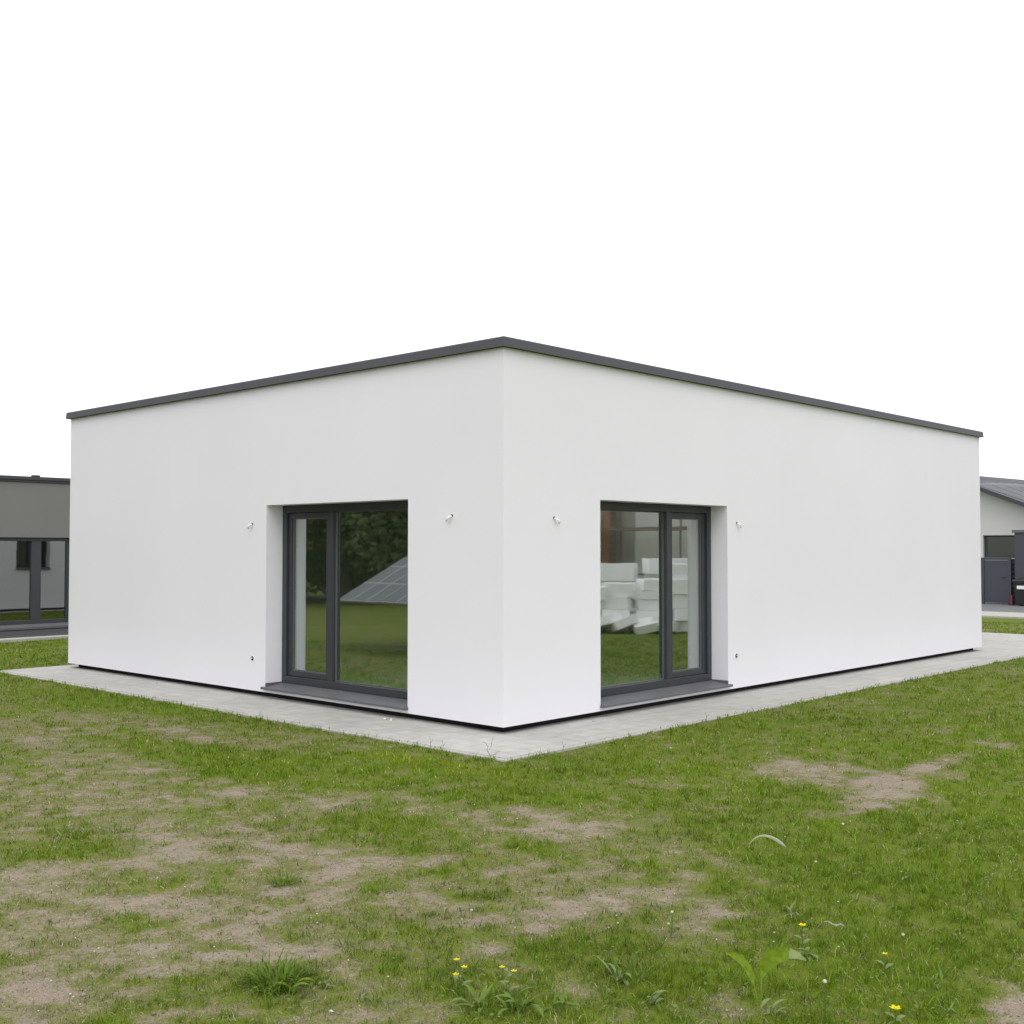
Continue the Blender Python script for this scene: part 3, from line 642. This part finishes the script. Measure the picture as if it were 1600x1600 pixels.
edge = np.exp(-np.maximum(np.minimum(np.abs(x - PX1), 9) * (y > PY0 - .2) + 9 * (y <= PY0 - .2), 0) / .06) + np.exp(-np.abs(y - PY0) / .06) * (x < PX1)
H = (.010 + .030 * np.clip(g, 0, 1.2)) * RNG.uniform(.55, 1.35, N) * (.75 + .5 * fine) * np.where(tall, 1.9, 1) * (1 + .35 * np.clip(edge, 0, 1))
W = .0011 * RNG.uniform(.7, 1.35, N) * (np.maximum(d, 3.2) / 3.6) ** .85
az = RNG.uniform(0, 2 * np.pi, N); lean = RNG.uniform(.15, 1.15, N); la = RNG.uniform(0, 2 * np.pi, N)
# dry thatch lies flatter
dry = RNG.random(N) < np.clip(.62 - .62 * g, .05, .6)
lean = np.where(dry, lean + .6, lean)
z = ground_z(x, y) - .002
sx, sy = np.cos(az) * W, np.sin(az) * W
def pt(t, k):  # k: bend
    hz = H * t * np.cos(np.minimum(lean, 1.45) * t ** .6); ho = H * t * np.sin(np.minimum(lean, 1.45) * t ** .6)
    return x + np.cos(la) * ho, y + np.sin(la) * ho, z + hz
b0 = np.stack([x - sx, y - sy, z], 1); b1 = np.stack([x + sx, y + sy, z], 1)
mx_, my_, mz_ = pt(.55, 0); m0 = np.stack([mx_ - sx * .85, my_ - sy * .85, mz_], 1); m1 = np.stack([mx_ + sx * .85, my_ + sy * .85, mz_], 1)
tx, ty, tz = pt(1.0, 0); tp = np.stack([tx, ty, tz], 1)
V = np.stack([b0, b1, m1, m0, tp], 1).reshape(-1, 3)
base = np.arange(N)[:, None] * 5
loops = np.concatenate([base + np.array([[0, 1, 2, 3]]), base + np.array([[3, 2, 4]])], 1).ravel()
starts = (np.arange(N)[:, None] * 7 + np.array([[0, 4]])).ravel(); tots = np.tile([4, 3], N)
def mixc(a_, b_, t): return a_ * (1 - t)[:, None] + b_ * t[:, None]
lush1 = np.array([.132, .214, .002]); lush2 = np.array([.118, .182, .008]); mid = np.array([.180, .198, .058]); drc = np.array([.37, .325, .21]); yel = np.array([.26, .33, .006])
zone = fbm(x, y, .9, 77, 2); zt = fbm(x, y, .6, 83, 2)
c = mixc(np.tile(mid, (N, 1)), mixc(np.tile(lush1, (N, 1)), np.tile(lush2, (N, 1)), np.clip((zone - .3) * 2.5, 0, 1)), np.clip((g - .25) / .5, 0, 1))
yz = np.exp(-(((x + .05 - .45) / .75) ** 2 + ((y + 1.30) / .16) ** 2)); c = mixc(c, np.tile(yel, (N, 1)), np.clip(yz * 1.5, 0, 1) * (RNG.random(N) < .85))
# strip near paving greener
near = np.clip(1.2 - d / 7, 0, 1); c = mixc(c, c * np.array([.93, .91, 1.9]), near * .7)
c = np.where(dry[:, None], drc * RNG.uniform(.7, 1.15, (N, 1)), c)
pal = (RNG.random(N) < .09) & ~dry; c = np.where(pal[:, None], c * 1.6 + .03, c)
c = c * (1 + (zt - .5) * .55)[:, None] * RNG.uniform(.62, 1.45, (N, 1)) * (1 + RNG.uniform(-.10, .10, (N, 3)))
lm = np_mesh('lawn_grass', V, loops, starts, tots)
ca = lm.attributes.new('tint', 'FLOAT_COLOR', 'POINT')
cc = np.ones((N, 5, 4), np.float32); cc[:, :, :3] = c[:, None, :]; ca.data.foreach_set('color', cc.ravel())
M['blades'] = leafmat('grass_blades', (.1, .15, .03), .30, attr='tint')
lm.materials.append(M['blades'])
lg = bpy.data.objects.new('lawn_grass', lm); COL.objects.link(lg)
tag(lg, 'short patchy lawn grass, lush green on the right and dry on the left', 'grass', kind='stuff')

# soil crumbs and small stones on the worn turf
x, y, d = sample(26000, 2.8, 12, R(34), 1.7)
ok = in_lawn(x, y); x, y = x[ok], y[ok]; g = cover(x, y)
k = RNG.random(len(x)) < np.clip(.9 - 1.2 * g, .02, 1); x, y = x[k], y[k]; N = len(x); z = ground_z(x, y)
rr = RNG.uniform(.0018, .0055, N) * np.where(RNG.random(N) < .04, 2.2, 1)
oc = np.array([(1, 0, 0), (0, 1, 0), (-1, 0, 0), (0, -1, 0), (0, 0, 1), (0, 0, -1)], float)
V = (oc[None] * RNG.uniform(.6, 1.25, (N, 6, 1)) * rr[:, None, None] * np.array([1, 1, .7])); an = RNG.uniform(0, 6.28, N)
V = np.stack([V[..., 0] * np.cos(an)[:, None] - V[..., 1] * np.sin(an)[:, None], V[..., 0] * np.sin(an)[:, None] + V[..., 1] * np.cos(an)[:, None], V[..., 2]], -1) + np.stack([x, y, z + rr * .3], 1)[:, None]
tri = np.array([(0, 1, 4), (1, 2, 4), (2, 3, 4), (3, 0, 4), (1, 0, 5), (2, 1, 5), (3, 2, 5), (0, 3, 5)])
F = (np.arange(N)[:, None, None] * 6 + tri[None]).reshape(-1)
lm = np_mesh('soil_crumbs', V.reshape(-1, 3), F, np.arange(N * 8) * 3, np.full(N * 8, 3))
ca = lm.attributes.new('tint', 'FLOAT_COLOR', 'POINT'); cc = np.ones((N, 6, 4), np.float32)
cs = np.array([.27, .225, .17]) * RNG.uniform(.45, 1.25, (N, 1)); cs = np.where((RNG.random(N) < .035)[:, None], np.array([.6, .58, .5]), cs)
cc[:, :, :3] = cs[:, None, :]; ca.data.foreach_set('color', cc.ravel()); lm.materials.append(leafmat('crumbly_soil', (.3, .25, .2), .0, attr='tint', rough=.95))
lg = bpy.data.objects.new('soil_crumbs', lm); COL.objects.link(lg); tag(lg, 'soil crumbs and small stones scattered over the bare patches', 'soil crumbs', kind='stuff')

# low broad-leaved ground cover mixed into the turf: clover and plantain leaves
x, y, d = sample(15000, 2.8, 9, R(34), 1.6)
ok = in_lawn(x, y); x, y = x[ok], y[ok]; g = cover(x, y)
k = (RNG.random(len(x)) < np.clip(g - .35, 0, 1) * (fbm(x, y, .35, 91, 2) > .50) * 1.2); x, y, g = x[k], y[k], g[k]; N = len(x); print('leaves', N)
z = ground_z(x, y) + RNG.uniform(.012, .034, N); r_ = RNG.uniform(.004, .010, N); an = RNG.uniform(0, 6.28, N); ti = RNG.uniform(-.5, .5, (N, 2))
pts = []
for k, (u_, v_) in enumerate(((-1, 0), (-.4, .55), (.5, .5), (1, 0), (.5, -.5), (-.4, -.55))):
    px_, py_ = (u_ * np.cos(an) - v_ * np.sin(an)) * r_, (u_ * np.sin(an) + v_ * np.cos(an)) * r_
    pts.append(np.stack([x + px_, y + py_, z + px_ * ti[:, 0] + py_ * ti[:, 1]], 1))
V = np.stack(pts, 1).reshape(-1, 3)
lm = np_mesh('clover_leaves', V, np.arange(6 * N), np.arange(N) * 6, np.full(N, 6))
ca = lm.attributes.new('tint', 'FLOAT_COLOR', 'POINT'); cc = np.ones((N, 6, 4), np.float32)
cc[:, :, :3] = (np.array([.15, .23, .05]) * RNG.uniform(.6, 1.3, (N, 1)))[:, None, :]; ca.data.foreach_set('color', cc.ravel()); lm.materials.append(M['blades'])
lg = bpy.data.objects.new('clover_leaves', lm); COL.objects.link(lg); tag(lg, 'small clover and plantain leaves growing through the lawn', 'ground cover', kind='stuff')

# ------------------------------------------------------------------ individual plants
def gz(x, y): return float(ground_z(np.array([x]), np.array([y]))[0])
def arc(p, az_, L, rise, droop, n=7, curl=0):
    """centreline starting at p, heading az_, length L, initial elevation rise falling by droop"""
    out = [Vector(p)]; el = rise; a_ = az_
    for i in range(n - 1):
        out.append(out[-1] + Vector((math.cos(a_) * math.cos(el), math.sin(a_) * math.cos(el), math.sin(el))) * (L / (n - 1)))
        el -= droop / (n - 1); a_ += curl / (n - 1)
    return out
VR = math.pi / 2 - (-YAW) - math.pi / 2   # image-right direction on the ground has azimuth YAW
def grass_tuft(x, y, r, h, nb, w, label, m='tuft'):
    o = empty('grass_tuft', (x, y, gz(x, y)), label=label, cat='grass tuft', group='grass tufts standing out of the lawn')
    mb = MB()
    for i in range(nb):
        a_ = random.uniform(0, 6.283); rr = r * .45 * math.sqrt(random.random()); L = h * random.uniform(.45, 1.35)
        ctr = arc((rr * math.cos(a_), rr * math.sin(a_), -.003), a_ + random.uniform(-1.1, 1.1), L, random.uniform(.45, 1.45), random.uniform(.2, 2.2), 6, random.uniform(-.4, .4))
        ww = w * random.uniform(.7, 1.2); mb.leaf(ctr, [ww * .8, ww, ww, ww * .85, ww * .5, .0002], fold=.35)
    mb.build('blades', m, o); return o
grass_tuft(3.21, -4.64, .21, .105, 230, .0034, 'largest dark green grass tuft, standing alone in the dry patch at lower left')
grass_tuft(2.16, -3.85, .13, .08, 80, .0026, 'small bright grass tuft in the dry turf behind the largest tuft')
tf = [(.56, -3.87, .22, .06, 60, 'bright grass tuft near the left edge behind the bare earth'), (.42, -4.10, .28, .06, 80, 'spreading grass tuft at the left edge of the lawn'), (2.07, -4.66, .16, .045, 45, 'low flat grass tuft in the dry lower left lawn'),
      (4.12, -1.90, .12, .10, 24, 'pale forked grass tuft right of the curled dry leaf'), (4.33, -1.78, .16, .085, 70, 'dark green grass tuft on the right beside a bare spot'),
      (4.20, -3.92, .12, .08, 40, 'leafy grass tuft near the yellow-flowered weed at bottom'), (4.12, -3.64, .16, .09, 60, 'bright grass tuft left of the large dock leaves'),
      (3.12, -4.22, .14, .075, 34, 'thin straggly grass tuft right of the largest tuft'), (3.04, -3.32, .10, .05, 40, 'short grass tuft amid the dry centre of the lawn'), (2.62, -3.62, .12, .05, 40, 'narrow grass tuft left of the dry centre of the lawn'),
      (3.96, -2.14, .10, .075, 22, 'sparse grass tuft just below the curled dry leaf'), (4.9, -2.5, .12, .09, 26, 'tall thin grass tuft at right in the lush grass'), (5.08, -3.1, .12, .07, 30, 'grass tuft at far right near the bare corner'), (.47, -1.32, .10, .085, 22, 'yellowish grass tuft near the bare twig at the paving'),
      (3.05, -4.98, .12, .05, 40, 'low green grass tuft at the bottom edge')]
for t_ in tf: grass_tuft(t_[0], t_[1], t_[2], t_[3], t_[4], .0020, t_[5])

def flower_head(mb, c, r, mi, n=14, up=.3):
    c = Vector(c)
    for i in range(n):
        a_ = i * 2.399; k = (i + .5) / n; el = math.pi / 2 * (1 - k) * 1.1
        dirv = Vector((math.cos(a_) * math.cos(el), math.sin(a_) * math.cos(el), math.sin(el) * .8 + .1))
        mb.leaf([c + dirv * r * .25, c + dirv * r * .75, c + dirv * r * 1.05], [r * .12, r * .27, r * .08], fold=.2, mi=mi)
CL = [(3.68, -1.04), (3.95, -1.87), (3.59, -1.53), (4.74, -2.6), (3.95, -3.15), (4.1, -0.95), (4.33, -2.95), (3.71, -3.22), (4.39, -3.04), (3.2, -3.59), (3.26, -3.72), (3.78, -3.3), (3.6, -3.29), (3.49, -3.63), (-2.68, -2.34), (0.19, -3.79), (1.96, -4.28), (1.65, -4.75), (1.28, -4.79), (2.28, -4.96), (2.78, -4.64), (0.9, -2.83), (0.98, -2.08), (1.77, -2.13), (1.94, -2.18), (2.2, -2.22), (2.16, -2.28), (2.48, 1.75), (2.55, 0.84), (2.97, 0.55), (3.54, -4.37), (3.31, -4.37), (4.14, -0.51), (4.21, -0.97), (-0.3, -2.1), (-0.72, -1.84), (4.35, -2.4), (4.61, -2.91), (4.2, -3.18), (3.78, -3.36), (2.76, -4.1), (2.86, -4.18), (2.81, -5.25), (1.58, -4.74)]
big = {0: .011, 1: .008, 3: .009, 4: .008, 9: .008}
def clover(x, y, r, lab='tiny white clover flower on a short stem in the grass'):
    o = empty('clover_flower', (x, y, gz(x, y)), rz=random.uniform(0, 6), label=lab, cat='flower', group='white clover flowers dotted over the lawn')
    MB().tube([(0, 0, 0), (.003, .002, .02), (.006, 0, .036)], [.0011, .001, .0009], 5).build('stem', 'stem', o)
    h = MB(); h.ball((.006, 0, .040), r * .62, 0, 8, 5); flower_head(h, (.006, 0, .038), r, 0, 16); h.build('flower_head', 'petal_w', o)
blab = {0: 'largest white clover flower, alone in the lush grass below the bare V-shaped patch', 1: 'white clover flower just right of the curled dry leaf, near the dark tuft', 3: 'large white clover flower in lush grass right of the yellow flower',
        4: 'white clover flower left of the dock leaves above the bright tuft', 9: 'white clover flower above the three-headed yellow weed'}
for i, (x, y) in enumerate(CL):
    if i in blab: clover(x, y, big[i], blab[i])
    else: clover(x, y, .0048)

def yellow_flower(x, y, hgt, r, label, heads=1, leaves=4):
    o = empty('yellow_wildflower', (x, y, gz(x, y)), label=label, cat='flower')
    s = MB(); tops = []
    for k in range(heads):
        a_ = YAW + (k - (heads - 1) / 2) * 1.1 + (0 if heads > 1 else .2); sp = .0 if heads == 1 else .028 * (abs(k - (heads - 1) / 2) + .4)
        top = Vector((math.cos(a_) * sp * (1 if k % 2 else -1), math.sin(a_) * sp * (1 if k % 2 else -1), hgt * (1 - .12 * k)))
        s.tube([(0, 0, 0), (top.x * .15, top.y * .15, hgt * .45), (top.x * .7, top.y * .7, hgt * .8), top], [.0016, .0014, .0012, .001], 6); tops.append(top)
    s.build('stem', 'stem', o)
    for top in tops:
        f = MB(); 
        for q in range(5):
            a_ = q * 1.2566; c_ = top + Vector((math.cos(a_), math.sin(a_), .25)) * r * .55
            f.leaf([top, c_, top + Vector((math.cos(a_), math.sin(a_), .35)) * r], [r * .15, r * .42, r * .2], fold=.15)
        f.ball(top + Vector((0, 0, .002)), r * .3, 0, 6, 4); f.build('flower_head', 'petal_y', o)
    for q in range(leaves):
        l_ = MB(); a_ = YAW + q * 2.1 + .4; z_ = hgt * (.28 + .16 * q); L = .05 - .006 * q
        pts_ = arc((0, 0, z_), a_, L, .7, 1.0, 6); l_.leaf(pts_, [.001, .006, .010, .010, .006, .0005], fold=.2); l_.build('leaf', 'grey_leaf', o)
    return o
yellow_flower(4.47, -2.96,   .105, .017, 'bright yellow flower above pale leaves, right of the large dock leaves', 1, 4)
yellow_flower(5.07, -3.42, .06, .020, 'bright yellow flower at the very bottom of the lawn on the right', 1, 2)
yellow_flower(4.83, -2.98, .08, .012, 'small pale yellow flower in lush grass at right', 1, 2)
yellow_flower(3.79, -4.24, .115, .0125, 'yellow-flowered weed with three heads left of the leafy clump at bottom', 3, 4)
yellow_flower(3.95, -4.16, .115, .0115, 'leafy weed with two yellow heads at the bottom centre', 2, 5)
yellow_flower(4.38, -1.82, .06, .006, 'tiny yellow flower beside the dark grass tuft', 1, 1)

def leafy_weed(x, y, n, L, w, label, m='weed', rise=.9):
    o = empty('leafy_weed', (x, y, gz(x, y)), label=label, cat='weed', group='broad-leaved weeds in the lawn')
    for q in range(n):
        l_ = MB(); a_ = random.uniform(0, 6.283); LL = L * random.uniform(.35, 1.2); bx_, by_ = random.uniform(-.3, .3) * L, random.uniform(-.3, .3) * L
        w2 = w * random.uniform(.45, 1.0) * min(1, LL / L + .25); l_.leaf(arc((bx_, by_, 0), a_, LL, rise * random.uniform(.5, 1.5), random.uniform(.6, 2.2), 7, random.uniform(-.6, .6)), [.0012, w2 * .35, w2 * .85, w2, w2 * .85, w2 * .5, .0005], fold=random.uniform(.1, .5)); l_.build('leaf', m, o)
leafy_weed(4.03, -4.20, 20, .115, .016, 'clump of broad green leaves right of the three-headed yellow weed')
leafy_weed(3.90, -4.27, 16, .10, .013, 'low clump of oval leaves between the two yellow-flowered weeds')
leafy_weed(4.33, -3.80, 10, .085, .011, 'pale star of pointed leaves left of the dock leaves', 'grey_leaf')
leafy_weed(4.10, -3.72, 12, .09, .011, 'pale pointed leaves at the foot of the bright tuft', 'grey_leaf')
leafy_weed(4.70, -3.60, 10, .075, .010, 'small pale leaves at the foot of the dock leaves', 'grey_leaf')
leafy_weed(4.22, -2.62, 9, .07, .007, 'small pale forked leaves above the dock leaves', 'grey_leaf')
leafy_weed(5.02, -2.95, 10, .07, .009, 'low green leaves at right in the lush grass')
leafy_weed(5.15, -3.2, 6, .05, .006, 'low pale leaves near the bare corner at bottom right', 'grey_leaf')
leafy_weed(3.36, -4.52, 5, .05, .009, 'small round-leaved weed right of the largest tuft', 'grey_leaf')
leafy_weed(2.62, -4.3, 5, .035, .007, 'tiny bright weed left of the straggly tuft', 'weed')
leafy_weed(2.47, -4.18, 5, .035, .009, 'pale flat rosette in the dry turf at left', 'grey_leaf')
leafy_weed(-.85, -2.75, 6, .05, .007, 'bright leaves in the green band at upper left', 'weed')
leafy_weed(3.3, -2.95, 6, .045, .006, 'short bright leaves in the centre of the lawn', 'weed')

leafy_weed(3.72, -4.20, 12, .08, .009, 'tangled small-leaved weed at the foot of the three-headed yellow weed')
leafy_weed(4.13, -4.08, 14, .085, .010, 'tangle of narrow leaves right of the leafy clump at the bottom centre')
leafy_weed(4.52, -2.99, 9, .07, .012, 'broad pale leaves at the foot of the yellow flower right of the dock plant', 'grey_leaf')
leafy_weed(3.32, -4.66, 6, .10, .014, 'broad yellowish leaves on the right side of the largest tuft', 'dock')
dk = empty('dock_plant', (4.648, -3.598, gz(4.648, -3.598)), label='dock plant with two large arching bright green leaves in the lower right lawn', cat='plant')
B0 = Vector(dk.location)
def wpts(L_): return [Vector(p) - B0 for p in L_]
pts_ = wpts([(4.652, -3.596, .0), (4.650, -3.590, .045), (4.642, -3.574, .085), (4.644, -3.560, .118), (4.662, -3.542, .148), (4.684, -3.526, .164), (4.714, -3.506, .170), (4.742, -3.492, .166), (4.768, -3.480, .152)])
F_ = (.66, -.6, .45); lf = MB(); lf.leaf(pts_[:3], [.0022, .0022, .003], face=F_); lf.leaf(pts_[2:7], [.004, .020, .025, .026, .022], face=F_, fold=.3)
lf.leaf([p + Vector((.0005, -.0005, 0)) for p in pts_[6:]], [.022, .015, .002], face=(.5, -.5, .9), fold=.1, mi=1); lf.build('leaf', ['dock', 'grey_leaf'], dk)
pts_ = wpts([(4.644, -3.602, .0), (4.638, -3.606, .04), (4.630, -3.606, .066), (4.618, -3.602, .09), (4.600, -3.600, .118), (4.578, -3.606, .140), (4.552, -3.614, .153), (4.524, -3.622, .156)])
lf = MB(); lf.leaf(pts_[:3], [.002, .002, .0025], face=F_); lf.leaf(pts_[2:], [.003, .011, .013, .014, .010, .001], face=F_, fold=.3); lf.build('leaf', 'dock', dk)
pts_ = arc((0, 0, 0), YAW + .6, .07, .9, 1.2, 6); MB().leaf(pts_, [.001, .005, .008, .008, .005, .0005]).build('leaf', 'grey_leaf', dk)

sp = empty('flowering_weed', (4.877, -3.555, gz(4.877, -3.555)), label='upright leafy weed topped by one small white flower, right of the dock leaves', cat='weed')
MB().tube([(0, 0, 0), (.002, 0, .07), (0, .003, .138)], [.0022, .0018, .0014], 6).build('stem', 'stem', sp)
for q in range(11):
    z_ = .012 + q * .0105; MB().leaf(arc((0, 0, z_), q * 2.4, .030, 1.15, .5, 5), [.001, .004, .0045, .003, .0003]).build('leaf', 'weed', sp)
h = MB(); h.ball((0, .003, .143), .007, 0); flower_head(h, (0, .003, .141), .010, 0, 14); h.build('flower_head', 'petal_w', sp)
s2 = empty('flowering_weed', (3.98, -3.18, gz(3.98, -3.18)), label='upright weed with a pale flower in the lush grass left of the dock plant', cat='weed')
MB().tube([(0, 0, 0), (.002, 0, .05), (0, .003, .10)], [.002, .0016, .0012], 6).build('stem', 'stem', s2)
for q in range(9): MB().leaf(arc((0, 0, .008 + q * .010), q * 2.4, .045, .9, .8, 5), [.001, .004, .0045, .003, .0003]).build('leaf', 'weed', s2)
h = MB(); h.ball((0, .003, .104), .006, 0); flower_head(h, (0, .003, .103), .009, 0, 12); h.build('flower_head', 'petal_w', s2)

cu = MB(); b0 = Vector((3.50, -1.765, .012)); r_ = Vector((math.cos(YAW), math.sin(YAW), 0))
for off in (0, .006):
    P_ = [b0 + r_ * t_ * .20 + Vector((off, -off * 2, .052 * math.sin(math.pi * min(1, t_ * 1.0) ** .8) - .012 * t_)) for t_ in (0, .15, .3, .45, .6, .75, .88, 1)]
    cu.leaf(P_, [.001, .003, .0045, .0055, .007, .009, .008, .001], side=(.3, -.3, .9), fold=.4)
tag(cu.build('dry_leaf', 'pale'), 'long curled pale dry leaf lying arched on the lush grass', 'leaf')
cf = MB(); b0 = Vector((4.47, -2.78, .035))
cf.leaf([b0 + r_ * t_ * .09 + Vector((0, 0, .018 - .02 * t_ + .006 * math.sin(t_ * 9))) for t_ in (0, .2, .4, .6, .8, 1)], [.002, .004, .006, .007, .006, .001], side=(.2, -.5, .6), fold=.5)
tag(cf.build('dry_leaf', 'pale'), 'short ragged pale dry leaf behind the yellow flower', 'leaf')

tw = empty('bare_twig', (.690, -.862, -.012), label='thin bare branching stalk rising before the paving at the house corner', cat='twig')
t_ = MB(); r2 = Vector((math.cos(YAW), math.sin(YAW), 0)); U3 = Vector((0, 0, 1))
def tp_(a_, b_): return r2 * a_ * .0055 + U3 * b_ * .0055
t_.tube([tp_(0, 0), tp_(-3, 7), tp_(-7, 14), tp_(-5, 18), tp_(-9, 24), tp_(-13, 25)], [.0022, .002, .0018, .0016, .0013, .0009], 5)
t_.tube([tp_(-4, 14), tp_(-1, 18), tp_(0, 25), tp_(2, 32)], [.0014, .0013, .0013, .0008], 5)
t_.tube([tp_(-1, 6), tp_(4, 8), tp_(8, 11), tp_(12, 12)], [.0014, .0013, .0011, .0008], 5)
t_.tube([tp_(2, 2), tp_(3, 7), tp_(9, 9)], [.0013, .0012, .0008], 5)
t_.build('stalk', 'twig', tw)
for (x, y, hh, lb) in ((-.03, -.84, .10, 'short bare stalk at the paving edge, furthest left of the corner'), (.12, -.84, .085, 'short bare stalk at the paving edge, between the twig and the leftmost stalk'), (.83, -.18, .07, 'short bare stalk at the paving edge right of the corner'), (.83, 1.9, .09, 'short bare stalk at the paving edge under the right window')):
    q = MB(); q.tube([(0, 0, 0), (.004, .002, hh * .5), (-.008, 0, hh)], [.0018, .0015, .0008], 5); q.tube([(.003, .002, hh * .4), (.02, .015, hh * .75)], [.0013, .0007], 5)
    o = q.build('bare_stalk', 'twig', loc=(x, y, -.012)); tag(o, lb, 'stalk', 'bare stalks along the paving edge')
# crumbs of render dropped on the paving under the left window
for i, (x, y, s_) in enumerate(((-1.42, -.13, .016), (-1.36, -.10, .011), (-1.31, -.15, .012), (.10, 1.12, .012), (-5.6, -.12, .016))):
    q = MB(); q.ball((0, 0, s_ * .35), s_, 0, 6, 4, .55); o = q.build('mortar_crumb', 'plastic' if i < 3 else 'kerb', loc=(x, y, .0))
    o.rotation_euler = (0, 0, i); tag(o, ['largest white crumb on the paving under the left window', 'middle white crumb on the paving under the left window', 'right white crumb on the paving under the left window', 'grey crumb on the paving under the right window', 'grey crumb by the plinth near the left end'][i], 'crumb', 'mortar crumbs on the paving')
